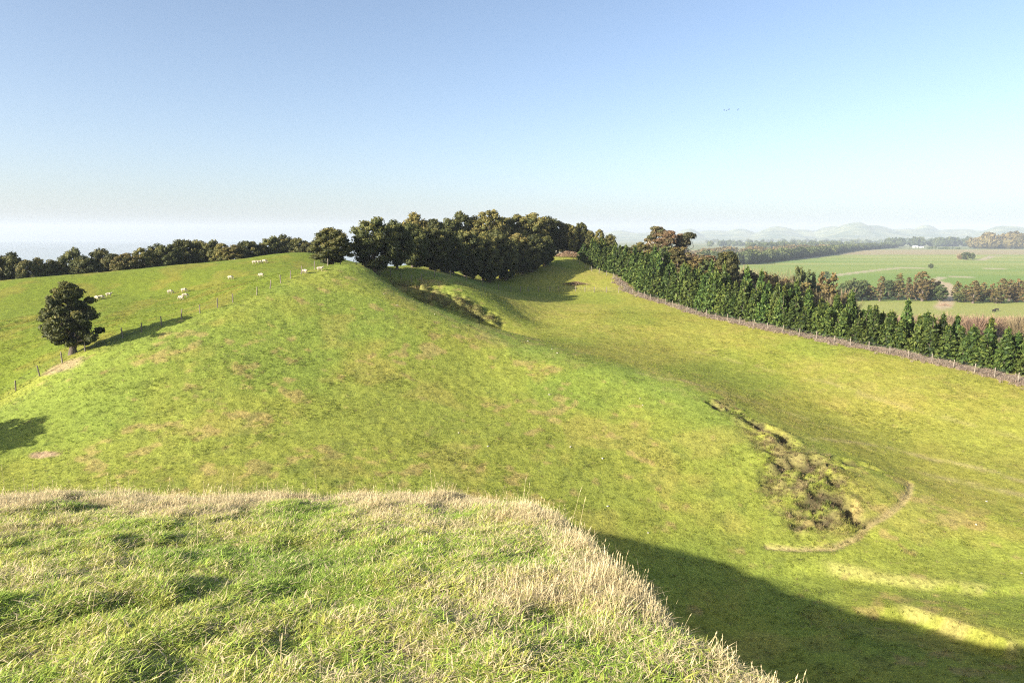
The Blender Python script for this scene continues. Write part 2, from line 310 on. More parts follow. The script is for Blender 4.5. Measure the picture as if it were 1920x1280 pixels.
def build_ground():
    a1 = np.radians(np.arange(-43, 43.01, 0.125)); a2 = np.radians(np.arange(46, 314.1, 4.0))
    ang = np.concatenate([a1, a2])
    rr = np.concatenate([[0.4, 0.9, 1.5, 2.1, 2.7], np.arange(3.1, 16, 0.11), np.arange(16, 45, 0.32), np.arange(45, 136, 0.31),
                         np.arange(136, 205, 0.75), np.arange(205, 420, 5.0), np.geomspace(420, 11900, 105)])
    na, nr = len(ang), len(rr)
    R, A = np.meshgrid(rr, ang, indexing='ij')
    x = (R*np.sin(A)).ravel(); y = (R*np.cos(A)).ravel()
    z = EYE+height(x, y)
    v = np.stack([x, y, z], 1); v = np.concatenate([v, [[0, 0, EYE+ground(0, 0)]]])
    i = np.arange(nr-1)[:, None]*na; j = np.arange(na)[None]; j2 = (j+1) % na
    f4 = np.stack([i+j, i+na+j, i+na+j2, i+j2], -1).reshape(-1, 4)[:, ::-1]
    c0 = len(v)-1
    f3 = np.stack([np.full(na, c0), (np.arange(na)), ((np.arange(na)+1) % na)], 1)[:, ::-1]
    me = mesh_np('ground', v, f4, f3); smooth(me)
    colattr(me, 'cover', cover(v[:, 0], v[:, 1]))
    return put('ground', me, ground_material(), kind='structure')
build_ground()
# ---------------------------------------------------------------- plants: meshes
def leaf_material(name, dark, light, tip, transl=0.25, hue=0.06, val=0.35):
    """foliage: tone attribute runs from dark to light to tip colour; every tree a little different"""
    m, n, b = nt(name)
    at = N(n, 'ShaderNodeAttribute', attribute_name='tone'); inf = N(n, 'ShaderNodeObjectInfo')
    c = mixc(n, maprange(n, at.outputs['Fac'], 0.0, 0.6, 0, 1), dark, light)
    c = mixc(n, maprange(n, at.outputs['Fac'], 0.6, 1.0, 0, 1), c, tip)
    hs = N(n, 'ShaderNodeHueSaturation')
    n.links.new(maprange(n, inf.outputs['Random'], 0, 1, 0.5-hue/2, 0.5+hue/2), hs.inputs['Hue'])
    mu = N(n, 'ShaderNodeMath', operation='MULTIPLY'); mu.inputs[1].default_value = 7.13; n.links.new(inf.outputs['Random'], mu.inputs[0])
    fr = N(n, 'ShaderNodeMath', operation='FRACT'); n.links.new(mu.outputs[0], fr.inputs[0])
    n.links.new(maprange(n, fr.outputs[0], 0, 1, 1-val/2, 1+val/2), hs.inputs['Value'])
    n.links.new(c, hs.inputs['Color']); c = hs.outputs[0]
    n.links.new(c, b.inputs['Base Color']); b.inputs['Roughness'].default_value = 0.65; b.inputs['Specular IOR Level'].default_value = 0.25
    if transl:
        tr = N(n, 'ShaderNodeBsdfTranslucent'); n.links.new(c, tr.inputs[0]); mx = N(n, 'ShaderNodeMixShader'); mx.inputs[0].default_value = transl
        n.links.new(b.outputs[0], mx.inputs[1]); n.links.new(tr.outputs[0], mx.inputs[2])
        n.links.new(mx.outputs[0], [q for q in n.nodes if q.type == 'OUTPUT_MATERIAL'][0].inputs[0])
    return m
def bark_material(name, a, b_):
    m, n, b = nt(name); tc = N(n, 'ShaderNodeTexCoord').outputs['Object']
    mp = N(n, 'ShaderNodeMapping'); mp.inputs['Scale'].default_value = (6, 6, 1.2); n.links.new(tc, mp.inputs[0])
    q = noise_n(n, 2.0, 5, 0.7, mp.outputs[0]); n.links.new(mixc(n, maprange(n, q.outputs[0], 0.35, 0.65, 0, 1), a, b_), b.inputs['Base Color'])
    bp = N(n, 'ShaderNodeBump'); bp.inputs['Strength'].default_value = 0.6; bp.inputs['Distance'].default_value = 0.05
    n.links.new(q.outputs[0], bp.inputs['Height']); n.links.new(bp.outputs[0], b.inputs['Normal'])
    return m
M = {}
M['totara'] = leaf_material('totara_leaf', (0.032, 0.040, 0.012), (0.100, 0.104, 0.028), (0.185, 0.155, 0.044), hue=0.03)
M['pine'] = leaf_material('pine_needle', (0.018, 0.036, 0.010), (0.064, 0.100, 0.020), (0.165, 0.190, 0.038), hue=0.04, val=0.55)
M['kahikatea'] = leaf_material('kahikatea_leaf', (0.070, 0.062, 0.020), (0.150, 0.112, 0.036), (0.215, 0.145, 0.055), hue=0.035)
M['broadleaf'] = leaf_material('broadleaf_leaf', (0.030, 0.044, 0.014), (0.078, 0.100, 0.028), (0.140, 0.150, 0.045), hue=0.03)
M['gum'] = leaf_material('gum_leaf', (0.060, 0.070, 0.030), (0.120, 0.115, 0.050), (0.220, 0.150, 0.075), hue=0.04)
M['willow'] = leaf_material('bare_twig', (0.120, 0.085, 0.050), (0.210, 0.150, 0.085), (0.300, 0.210, 0.130), transl=0, hue=0.05)
M['bark'] = bark_material('grey_brown_bark', (0.06, 0.045, 0.035), (0.16, 0.13, 0.105))
M['palebark'] = bark_material('pale_bark', (0.22, 0.18, 0.14), (0.42, 0.37, 0.30))

def rnd_unit(rng, n):
    v = rng.normal(size=(n, 3)); return v/np.linalg.norm(v, axis=1)[:, None]
def leaves(rng, pos, nrm, size, tone, aspect=1.6):
    """a bent leaf spray (diamond of two triangles) at each position, facing nrm loosely"""
    n = len(pos); a = np.cross(nrm, rnd_unit(rng, n)); a /= np.linalg.norm(a, axis=1)[:, None]+1e-9
    b = np.cross(nrm, a); s = (size*(0.6+0.8*rng.random(n)))[:, None]
    fold = nrm*s*(rng.random((n, 1))*0.35)
    v = np.stack([pos-a*s*aspect*0.5, pos+b*s*0.42+fold, pos+a*s*aspect*0.5, pos-b*s*0.42+fold], 1).reshape(-1, 3)
    return v, np.arange(4*n).reshape(n, 4), np.repeat(tone, 4)
_ico = None
def ico():
    global _ico
    if _ico is None:
        import bmesh
        bm = bmesh.new(); bmesh.ops.create_icosphere(bm, subdivisions=2, radius=1); 
        _ico = (np.array([v.co[:] for v in bm.verts]), np.array([[v.index for v in f.verts] for f in bm.faces])); bm.free()
    return _ico
def crown_mesh(name, rng, puffs, per, size, core=0.7, aspect=1.6, flat=1.0, updark=0.0):
    """puffs: rows x y z rx rz tone.  leaf sprays over the skin of every puff, a lumpy dark core inside it"""
    V, F4, F3, T = [], [], [], []; k = 0; iv, if_ = ico()
    for (x, y, z, rx, rz, tn) in puffs:
        n = max(12, int(per*(rx*rx+rx*rz)))
        d = rnd_unit(rng, n); d[:, 2] = np.where(d[:, 2] < -0.35, -d[:, 2], d[:, 2])
        rad = (0.74+0.34*rng.random(n)+0.14*np.sin(d[:, 0]*7+tn*30)*np.cos(d[:, 1]*6+z))[:, None]
        p = d*rad*[rx, rx, rz]+[x, y, z]
        nr = d*0.75+rnd_unit(rng, n)*0.75; nr /= np.linalg.norm(nr, axis=1)[:, None]
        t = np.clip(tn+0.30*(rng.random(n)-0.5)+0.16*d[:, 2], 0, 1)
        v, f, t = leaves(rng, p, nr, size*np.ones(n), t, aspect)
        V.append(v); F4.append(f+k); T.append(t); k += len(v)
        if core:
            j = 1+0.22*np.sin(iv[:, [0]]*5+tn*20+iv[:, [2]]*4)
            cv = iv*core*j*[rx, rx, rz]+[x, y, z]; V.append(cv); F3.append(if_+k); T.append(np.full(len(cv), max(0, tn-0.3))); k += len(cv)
    me = mesh_np(name, np.concatenate(V), np.concatenate(F4), np.concatenate(F3) if F3 else None)
    a = me.attributes.new('tone', 'FLOAT', 'POINT'); a.data.foreach_set('value', np.concatenate(T).astype(np.float32))
    return me
def tube(V, F, path, radii, n=7):
    k = sum(len(v) for v in V); path = np.asarray(path, float)
    for i, p in enumerate(path):
        t = path[min(i+1, len(path)-1)]-path[max(i-1, 0)]; t = t/(np.linalg.norm(t)+1e-9)
        u = np.cross(t, [0.31, 0.95, 0.1]); u /= np.linalg.norm(u); w = np.cross(t, u)
        a = np.arange(n)*2*math.pi/n
        V.append(p+radii[i]*(np.cos(a)[:, None]*u+np.sin(a)[:, None]*w))
    for i in range(len(path)-1):
        for j in range(n): F.append((k+i*n+j, k+i*n+(j+1) % n, k+(i+1)*n+(j+1) % n, k+(i+1)*n+j))
def trunk_mesh(name, rng, h, r, limbs, bend=0.04):
    V, F = [], []; k = 7
    px = np.cumsum(rng.normal(0, bend*h/k, k)); py = np.cumsum(rng.normal(0, bend*h/k, k)); px -= px[0]; py -= py[0]
    zz = np.linspace(-0.35, h, k); rr = r*(1-0.72*np.linspace(0, 1, k)); rr[0] *= 1.7; rr[1] *= 1.1
    path = np.stack([px, py, zz], 1); tube(V, F, path, rr, 9)
    for (x, y, z) in limbs:
        t0 = np.clip((z/h)*(0.35+0.3*rng.random()), 0.12, 0.9); i = t0*(k-1); i0 = int(i); b = path[i0]+(path[min(i0+1, k-1)]-path[i0])*(i-i0)
        e = np.array([x, y, z]); m_ = (b+e)/2+rng.normal(0, 0.06*h, 3)*[1, 1, 0.5]; r0 = rr[i0]*0.55
        tube(V, F, [b, m_, e], [r0, r0*0.65, r0*0.25], 6)
    return smooth(mesh_np(name, np.concatenate(V), np.array(F)))

# builders return (crown mesh, trunk mesh) for a tree 1 unit = 1 m of given height / radius
def round_tree(seed, h, r, base=0.12, leaf=0.30, per=42, npuff=44, mat='totara', lop=0.25, tone=0.42, conic=0.0, bark='bark', trunk_r=None, gaps=0.8, ps=1.0):
    rng = np.random.default_rng(seed); P = []
    zc = h*(base+(1-base)*0.52); hz = h*(1-base)*0.5
    ph = rng.random(4)*6.28
    for i in range(npuff):
        u = (i+0.5)/npuff; d2 = np.arccos(1-2*u); th = i*2.39996+rng.random()*0.5
        zz = math.cos(d2); q = math.sin(d2)
        lump = 1+lop*(math.sin(2*th+ph[0]+zz*2)+0.6*math.sin(3*th+ph[1]-zz*3))*0.6+rng.normal(0, lop*0.35)
        con = 1-conic*(zz*0.5+0.5)*0.75
        pr = ps*(0.30+0.14*rng.random())*r*0.72*(1-0.35*conic*max(zz, 0))
        x = math.cos(th)*q*(r-pr*0.7)*lump*con; y = math.sin(th)*q*(r-pr*0.7)*lump*con
        z = zc+zz*(hz-pr*0.5)*(1+rng.normal(0, 0.06))
        P.append((x, y, max(z, h*base+pr*0.3), pr, pr*0.72, np.clip(tone+rng.normal(0, 0.16)+0.12*zz, 0.05, 0.95)))
    for i in range(max(3, npuff//6)):   # inside
        P.append((rng.normal(0, r*0.25), rng.normal(0, r*0.25), zc+rng.normal(0, hz*0.35), r*0.42*gaps, hz*0.34*gaps, max(0.05, tone-0.25)))
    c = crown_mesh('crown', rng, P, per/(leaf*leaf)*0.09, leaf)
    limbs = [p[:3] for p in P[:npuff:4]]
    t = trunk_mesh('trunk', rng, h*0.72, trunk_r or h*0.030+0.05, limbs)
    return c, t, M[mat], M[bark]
def pine_tree(seed, h, r, leaf=0.34):
    rng = np.random.default_rng(seed); pos, nr, tn, sz = [], [], [], []
    nl = int(h*3.0); limbs = []
    for k in range(nl):
        u = (k+rng.random()*0.6)/nl; z = h*(0.03+0.93*u)
        R_ = r*(1-u)**0.95*(0.84+0.3*rng.random())*min(1, 0.72+u*2.2)+0.10
        nb = int(6+3*(1-u))
        for b in range(nb):
            th = b*6.283/nb+k*1.7+rng.normal(0, 0.25); L = R_*(0.72+0.42*rng.random()); up = 0.28+0.45*u+rng.normal(0, 0.10)
            nn = max(3, int(L/0.16))
            s = (np.arange(nn)+0.4)/nn; s = s**0.8
            q = np.stack([math.cos(th)*L*s, math.sin(th)*L*s, z+L*s*up*(0.35+0.65*s)-0.1*L], 1)+rng.normal(0, 0.07, (nn, 3))
            for rep in range(3):
                pos.append(q+rng.normal(0, 0.09, (nn, 3))); o = np.array([math.cos(th), math.sin(th), 0.7])
                v = np.tile(o, (nn, 1))*0.5+rnd_unit(rng, nn)*0.9; nr.append(v/np.linalg.norm(v, axis=1)[:, None])
                tn.append(np.clip(0.12+0.62*s**1.6+rng.normal(0, 0.12, nn), 0, 1)); sz.append(np.full(nn, leaf)*(0.75+0.35*rng.random()))
            if b % 3 == 0: limbs.append((q[-1][0]*0.8, q[-1][1]*0.8, q[-1][2]))
    # leader and side candles
    for (cx, cy, cz, cl) in [(0, 0, h*0.95, h*0.085)]+[(rng.normal(0, 0.22), rng.normal(0, 0.22), h*(0.86+0.06*rng.random()), 0.4) for _ in range(4)]:
        nn = 14; s = np.linspace(0, 1, nn); pos.append(np.stack([np.full(nn, cx), np.full(nn, cy), cz+cl*s], 1)+rng.normal(0, 0.03, (nn, 3)))
        v = rnd_unit(rng, nn); v[:, 2] *= 0.2; nr.append(v/np.linalg.norm(v, axis=1)[:, None]); tn.append(np.full(nn, 0.85)); sz.append(np.full(nn, 0.20))
    pos = np.concatenate(pos); nr = np.concatenate(nr); tn = np.concatenate(tn); sz = np.concatenate(sz)
    v, f, t = leaves(rng, pos, nr, sz, tn, 1.9)
    iv, if_ = ico(); cv = []; cf = []; k = len(v)
    for u in np.linspace(0.08, 0.85, 7):
        q = r*(1-u)**0.8*0.55+0.05; cv.append(iv*[q, q, h*0.10]+[0, 0, h*u]); cf.append(if_+k); k += len(iv)
    me = mesh_np('crown', np.concatenate([v]+cv), f, np.concatenate(cf))
    a = me.attributes.new('tone', 'FLOAT', 'POINT'); a.data.foreach_set('value', np.concatenate([t, np.full(k-len(v), 0.05)]).astype(np.float32))
    return me, trunk_mesh('trunk', rng, h*0.96, 0.05+0.014*h, limbs[::5], 0.01), M['pine'], M['bark']
def gum_tree(seed, h, r, mat='gum', tone=0.5):
    rng = np.random.default_rng(seed); P = []; 
    for i in range(34):
        th = i*2.4; u = rng.random()**0.7; zz = h*(0.36+0.60*u); q = r*(0.95-0.55*u)*(0.25+0.75*rng.random()); pr = r*(0.15+0.17*rng.random())
        P.append((math.cos(th)*q, math.sin(th)*q, zz, pr, pr*0.75, np.clip(tone+rng.normal(0, 0.2), 0.05, 1)))
    c = crown_mesh('crown', rng, P, 130, 0.34, core=0.45, aspect=2.2)
    return c, trunk_mesh('trunk', rng, h*0.93, 0.10+0.014*h, [p[:3] for p in P], 0.05), M[mat], M['palebark']
def twig_tree(seed, h, r, tone=0.45, n=2600):
    """leafless willow / poplar: a fan of fine upright twigs"""
    rng = np.random.default_rng(seed); V = []; T = []
    th = rng.random(n)*6.283; q = r*np.sqrt(rng.random(n)); z0 = h*(0.05+0.6*rng.random(n)*(1-0.5*q/r)); L = h*(0.22+0.22*rng.random(n))
    L = np.minimum(L, h*(1-0.25*(q/r)**2)*(0.93+0.1*rng.random(n))-z0); L = np.maximum(L, 0.3)
    b = np.stack([np.cos(th)*q*0.75, np.sin(th)*q*0.75, z0], 1); d = np.stack([np.cos(th)*q/r*0.45, np.sin(th)*q/r*0.45, np.ones(n)], 1)+rng.normal(0, 0.16, (n, 3))
    e = b+d*L[:, None]; w = np.cross(d, rnd_unit(rng, n)); w = w/np.linalg.norm(w, axis=1)[:, None]*(0.022+0.035*rng.random((n, 1)))*h/6
    v = np.stack([b-w, b+w, e+w*0.25, e-w*0.25], 1).reshape(-1, 3); f = np.arange(4*n).reshape(n, 4)
    me = mesh_np('crown', v, f); a = me.attributes.new('tone', 'FLOAT', 'POINT')
    a.data.foreach_set('value', np.repeat(np.clip(tone+rng.normal(0, 0.2, n), 0, 1), 4).astype(np.float32))
    limbs = [(math.cos(t_)*r*0.6, math.sin(t_)*r*0.6, h*(0.5+0.3*rng.random())) for t_ in rng.random(7)*6.28]
    return me, trunk_mesh('trunk', rng, h*0.8, 0.05+0.012*h, limbs, 0.05), M['willow'], M['palebark']

def plant(kind_name, mesh, x, y, sx, sz, rot, label, cat='tree', group=None, sink=0.15, tilt=0.0):
    cr, tr, ml, mb = mesh
    o = bpy.data.objects.new(kind_name, None); COL.objects.link(o); o.empty_display_size = 0.5
    o.location = (x, y, EYE+ground(x, y)-sink); o.rotation_euler = (tilt, tilt*0.6, rot); o.scale = (sx, sx, sz)
    put('trunk', tr, mb, o); put('crown', cr, ml, o)
    return tag(o, label, cat, group)
# ---------------------------------------------------------------- trees of the place
R_ = random.Random(11)
PROTO = {}
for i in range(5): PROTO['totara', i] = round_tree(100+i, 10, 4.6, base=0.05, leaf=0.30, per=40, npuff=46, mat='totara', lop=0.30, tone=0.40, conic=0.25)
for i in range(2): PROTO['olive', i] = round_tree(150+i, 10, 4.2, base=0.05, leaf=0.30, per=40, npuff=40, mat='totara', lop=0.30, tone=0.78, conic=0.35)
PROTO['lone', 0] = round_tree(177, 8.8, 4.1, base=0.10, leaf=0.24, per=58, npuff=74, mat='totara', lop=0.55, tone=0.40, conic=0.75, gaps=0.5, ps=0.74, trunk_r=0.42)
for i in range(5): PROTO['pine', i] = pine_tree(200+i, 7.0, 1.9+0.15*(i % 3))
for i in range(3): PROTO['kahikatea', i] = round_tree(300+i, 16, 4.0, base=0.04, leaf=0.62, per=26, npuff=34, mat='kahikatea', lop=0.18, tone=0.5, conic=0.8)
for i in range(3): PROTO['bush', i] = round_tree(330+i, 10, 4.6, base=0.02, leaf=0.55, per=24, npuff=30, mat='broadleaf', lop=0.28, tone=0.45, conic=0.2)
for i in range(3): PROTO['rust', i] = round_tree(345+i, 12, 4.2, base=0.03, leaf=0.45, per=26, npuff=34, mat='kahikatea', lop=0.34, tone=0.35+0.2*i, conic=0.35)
for i in range(3): PROTO['gum', i] = gum_tree(360+i, 15, 4.2, tone=0.40+0.25*i)
for i in range(3): PROTO['willow', i] = twig_tree(390+i, 9, 3.2)
PSIZE = {'totara': (10, 4.6), 'olive': (10, 4.2), 'lone': (8.8, 4.1), 'pine': (7.0, 2.0), 'kahikatea': (16, 4.0), 'bush': (10, 4.6), 'gum': (15, 4.2), 'willow': (9, 3.2), 'rust': (12, 4.2)}
PNAME = {'totara': 'totara_tree', 'olive': 'totara_tree', 'lone': 'totara_tree', 'pine': 'pine_tree', 'kahikatea': 'kahikatea_tree', 'bush': 'broadleaf_tree', 'gum': 'gum_tree', 'willow': 'willow_tree', 'rust': 'brown_bush_tree'}
def tree(kind, var, x, y, h, r, label, group=None, rot=None):
    ph, pr = PSIZE[kind]; n = len([k for k in PROTO if k[0] == kind])
    return plant(PNAME[kind], PROTO[kind, var % n], x, y, r/pr, h/ph, R_.random()*6.28 if rot is None else rot, label, 'tree', group)
# kind, x, y, height, crown radius, label, group
TREES = [
('lone', -52.54, 80.55, 8.33, 3.73, 'lone dark totara tree beside the boundary fence on the green slope', None),
('totara', -113.39, 150, 10.77, 4.04, 'dark green tree, first from the frame edge in the bush along the green field skyline', 'trees on the skyline behind the green field'),
('totara', -111.0, 152, 10.77, 3.82, 'dark green tree, second from the frame edge in the bush along the green field skyline', 'trees on the skyline behind the green field'),
('totara', -106.17, 150, 8.19, 2.7, 'dark green tree, third from the frame edge in the bush along the green field skyline', 'trees on the skyline behind the green field'),
('olive', -106.81, 155, 9.18, 3.06, 'olive brown tree, fourth from the frame edge in the bush along the green field skyline', 'trees on the skyline behind the green field'),
('totara', -105.49, 158, 8.9, 3.26, 'dark green tree, fifth from the frame edge in the bush along the green field skyline', 'trees on the skyline behind the green field'),
('totara', -105.43, 165, 12.2, 3.71, 'dark green tree, sixth from the frame edge in the bush along the green field skyline', 'trees on the skyline behind the green field'),
('totara', -98.05, 158, 7.85, 3.55, 'dark green tree, seventh from the frame edge in the bush along the green field skyline', 'trees on the skyline behind the green field'),
('totara', -100.41, 168, 11.86, 3.47, 'dark green tree, eighth from the frame edge in the bush along the green field skyline', 'trees on the skyline behind the green field'),
('totara', -95.67, 165, 9.12, 3.26, 'dark green tree, ninth from the frame edge in the bush along the green field skyline', 'trees on the skyline behind the green field'),
('olive', -88.67, 158, 6.37, 3.69, 'olive brown tree, tenth from the frame edge in the bush along the green field skyline', 'trees on the skyline behind the green field'),
('olive', -86.79, 162, 7.87, 3.35, 'olive brown tree, eleventh from the frame edge in the bush along the green field skyline', 'trees on the skyline behind the green field'),
('totara', -86.83, 168, 9.73, 3.62, 'dark green tree, twelfth from the frame edge in the bush along the green field skyline', 'trees on the skyline behind the green field'),
('totara', -81.94, 165, 8.47, 3.41, 'dark green tree, thirteenth from the frame edge in the bush along the green field skyline', 'trees on the skyline behind the green field'),
('totara', -81.75, 172, 10.83, 3.86, 'dark green tree, fourteenth from the frame edge in the bush along the green field skyline', 'trees on the skyline behind the green field'),
('olive', -79.99, 176, 11.19, 3.64, 'olive brown tree, fifteenth from the frame edge in the bush along the green field skyline', 'trees on the skyline behind the green field'),
('totara', -75.86, 174, 9.87, 3.6, 'dark green tree, sixteenth from the frame edge in the bush along the green field skyline', 'trees on the skyline behind the green field'),
('olive', -69.84, 166, 6.49, 2.98, 'olive brown tree, seventeenth from the frame edge in the bush along the green field skyline', 'trees on the skyline behind the green field'),
('olive', -66.38, 165, 5.27, 3.26, 'olive brown tree, eighteenth from the frame edge in the bush along the green field skyline', 'trees on the skyline behind the green field'),
('totara', -65.68, 172, 7.77, 3.55, 'dark green tree, nineteenth from the frame edge in the bush along the green field skyline', 'trees on the skyline behind the green field'),
('totara', -63.26, 174, 7.09, 2.81, 'dark green tree, twentieth from the frame edge in the bush along the green field skyline', 'trees on the skyline behind the green field'),
('totara', -62.15, 178, 9.65, 3.52, 'dark green tree, twenty-first from the frame edge in the bush along the green field skyline', 'trees on the skyline behind the green field'),
('totara', -59.87, 182, 10.98, 3.76, 'dark green tree, twenty-second from the frame edge in the bush along the green field skyline', 'trees on the skyline behind the green field'),
('totara', -55.89, 180, 9.5, 3.56, 'dark green tree, twenty-third from the frame edge in the bush along the green field skyline', 'trees on the skyline behind the green field'),
('totara', -53.13, 178, 7.41, 2.4, 'dark green tree, twenty-fourth from the frame edge in the bush along the green field skyline', 'trees on the skyline behind the green field'),
('totara', -30.93, 118, 6.31, 3.78, 'spreading totara on the grassy knoll, beside the end of the boundary fence', 'totara trees on the knoll'),
('totara', -24.6, 123, 9.5, 4.42, 'tallest broad totara on the knoll behind the fence posts', 'totara trees on the knoll'),
('totara', -21.48, 128, 8.67, 3.1, 'totara between the broad knoll tree and the dark wood', 'totara trees on the knoll'),
('olive', -24.06, 172, 13.42, 4.43, 'tall tree on the top line of the dark wood, first from the knoll', 'trees of the dark wood'),
('totara', -19.59, 172, 12.32, 4.14, 'tall tree on the top line of the dark wood, second from the knoll', 'trees of the dark wood'),
('totara', -16.2, 180, 11.66, 3.87, 'tall tree on the top line of the dark wood, third from the knoll', 'trees of the dark wood'),
('totara', -13.29, 184, 12.86, 4.59, 'tall tree on the top line of the dark wood, fourth from the knoll', 'trees of the dark wood'),
('totara', -9.58, 186, 11.5, 3.68, 'tall tree on the top line of the dark wood, fifth from the knoll', 'trees of the dark wood'),
('olive', -5.87, 182, 12.92, 4.85, 'tall tree on the top line of the dark wood, sixth from the knoll', 'trees of the dark wood'),
('totara', -1.73, 188, 10.66, 3.88, 'tall tree on the top line of the dark wood, seventh from the knoll', 'trees of the dark wood'),
('totara', 1.77, 192, 10.85, 4.13, 'tall tree on the top line of the dark wood, eighth from the knoll', 'trees of the dark wood'),
('olive', 5.55, 190, 10.87, 5.06, 'tall tree on the top line of the dark wood, ninth from the knoll', 'trees of the dark wood'),
('totara', 9.65, 196, 9.86, 4.21, 'tall tree on the top line of the dark wood, tenth from the knoll', 'trees of the dark wood'),
('totara', 13.1, 198, 9.12, 3.74, 'tall tree on the top line of the dark wood, eleventh from the knoll', 'trees of the dark wood'),
('totara', 16.34, 204, 8.88, 3.51, 'tall tree on the top line of the dark wood, twelfth from the knoll', 'trees of the dark wood'),
('totara', 18.87, 204, 7.71, 2.98, 'tall tree on the top line of the dark wood, thirteenth from the knoll', 'trees of the dark wood'),
('totara', 22.24, 206, 7.62, 3.19, 'tall tree on the top line of the dark wood, fourteenth from the knoll', 'trees of the dark wood'),
('totara', -19.69, 136, 8.29, 3.86, 'lower tree at the front edge of the dark wood, first from the knoll', 'trees of the dark wood'),
('totara', -16.61, 140, 8.56, 3.73, 'lower tree at the front edge of the dark wood, second from the knoll', 'trees of the dark wood'),
('totara', -13.54, 144, 9.05, 3.71, 'lower tree at the front edge of the dark wood, third from the knoll', 'trees of the dark wood'),
('totara', -10.32, 152, 9.88, 3.92, 'lower tree at the front edge of the dark wood, fourth from the knoll', 'trees of the dark wood'),
('olive', -6.62, 156, 10.45, 3.75, 'lower tree at the front edge of the dark wood, fifth from the knoll', 'trees of the dark wood'),
('totara', -2.73, 161, 10.47, 4.15, 'lower tree at the front edge of the dark wood, sixth from the knoll', 'trees of the dark wood'),
('olive', 1.03, 167, 9.03, 3.87, 'lower tree at the front edge of the dark wood, seventh from the knoll', 'trees of the dark wood'),
('totara', 4.93, 168, 9.02, 3.9, 'lower tree at the front edge of the dark wood, eighth from the knoll', 'trees of the dark wood'),
('totara', 8.33, 174, 7.28, 3.29, 'lower tree at the front edge of the dark wood, ninth from the knoll', 'trees of the dark wood'),
('totara', -19.1, 137, 3.63, 2.59, 'shrubby low tree in the shaded foot of the wood, first from the knoll', 'trees of the dark wood'),
('totara', -15.72, 140, 4.25, 2.77, 'shrubby low tree in the shaded foot of the wood, second from the knoll', 'trees of the dark wood'),
('totara', -12.53, 147, 4.84, 2.91, 'shrubby low tree in the shaded foot of the wood, third from the knoll', 'trees of the dark wood'),
('totara', -8.83, 152, 6.44, 3.0, 'shrubby low tree in the shaded foot of the wood, fourth from the knoll', 'trees of the dark wood'),
('totara', -5.04, 155, 7.37, 2.93, 'shrubby low tree in the shaded foot of the wood, fifth from the knoll', 'trees of the dark wood'),
('totara', -1.49, 160, 7.37, 3.03, 'shrubby low tree in the shaded foot of the wood, sixth from the knoll', 'trees of the dark wood'),
('totara', 2.57, 166, 6.35, 3.0, 'shrubby low tree in the shaded foot of the wood, seventh from the knoll', 'trees of the dark wood'),
('totara', 19.82, 198, 8.82, 2.31, 'narrow tree where the wood meets the pines, first of five', 'narrow trees at the end of the wood'),
('olive', 17.37, 196, 7.61, 2.11, 'narrow tree where the wood meets the pines, second of five', 'narrow trees at the end of the wood'),
('totara', 22.22, 196, 6.46, 2.11, 'narrow tree where the wood meets the pines, third of five', 'narrow trees at the end of the wood'),
('olive', 24.66, 195, 7.09, 2.1, 'narrow tree where the wood meets the pines, fourth of five', 'narrow trees at the end of the wood'),
('totara', 27.4, 194, 6.13, 2.27, 'narrow tree where the wood meets the pines, fifth of five', 'narrow trees at the end of the wood'),
('pine', 65.66, 81.58, 6.03, 1.92, 'young pine in the row behind the fence, first from the frame edge', 'pines of the shelter belt'),
('pine', 64.87, 83.77, 5.08, 1.8, 'young pine in the row behind the fence, second from the frame edge', 'pines of the shelter belt'),
('pine', 63.41, 86.4, 5.72, 1.82, 'young pine in the row behind the fence, third from the frame edge', 'pines of the shelter belt'),
('pine', 61.68, 88.23, 4.27, 1.84, 'young pine in the row behind the fence, fourth from the frame edge', 'pines of the shelter belt'),
('pine', 61.35, 89.97, 5.36, 1.78, 'young pine in the row behind the fence, fifth from the frame edge', 'pines of the shelter belt'),
('pine', 59.75, 92.42, 4.93, 1.76, 'young pine in the row behind the fence, sixth from the frame edge', 'pines of the shelter belt'),
('pine', 58.42, 94.1, 5.87, 1.77, 'young pine in the row behind the fence, seventh from the frame edge', 'pines of the shelter belt'),
('pine', 57.24, 95.16, 5.73, 1.46, 'young pine in the row behind the fence, eighth from the frame edge', 'pines of the shelter belt'),
('pine', 56.13, 97.66, 4.24, 1.67, 'young pine in the row behind the fence, ninth from the frame edge', 'pines of the shelter belt'),
('pine', 55.07, 98.85, 5.54, 1.56, 'young pine in the row behind the fence, tenth from the frame edge', 'pines of the shelter belt'),
('pine', 53.9, 100.71, 5.67, 1.77, 'young pine in the row behind the fence, eleventh from the frame edge', 'pines of the shelter belt'),
('pine', 52.28, 102.1, 4.0, 1.7, 'young pine in the row behind the fence, twelfth from the frame edge', 'pines of the shelter belt'),
('pine', 50.91, 104.29, 4.58, 1.5, 'young pine in the row behind the fence, thirteenth from the frame edge', 'pines of the shelter belt'),
('pine', 49.19, 105.74, 4.38, 1.64, 'young pine in the row behind the fence, fourteenth from the frame edge', 'pines of the shelter belt'),
('pine', 48.41, 107.41, 4.58, 1.59, 'young pine in the row behind the fence, fifteenth from the frame edge', 'pines of the shelter belt'),
('pine', 46.7, 108.67, 4.21, 1.74, 'young pine in the row behind the fence, sixteenth from the frame edge', 'pines of the shelter belt'),
('pine', 45.95, 110.84, 5.28, 1.83, 'young pine in the row behind the fence, seventeenth from the frame edge', 'pines of the shelter belt'),
('pine', 44.76, 112.87, 5.99, 1.64, 'young pine in the row behind the fence, eighteenth from the frame edge', 'pines of the shelter belt'),
('pine', 44.31, 114.41, 6.99, 1.53, 'young pine in the row behind the fence, nineteenth from the frame edge', 'pines of the shelter belt'),
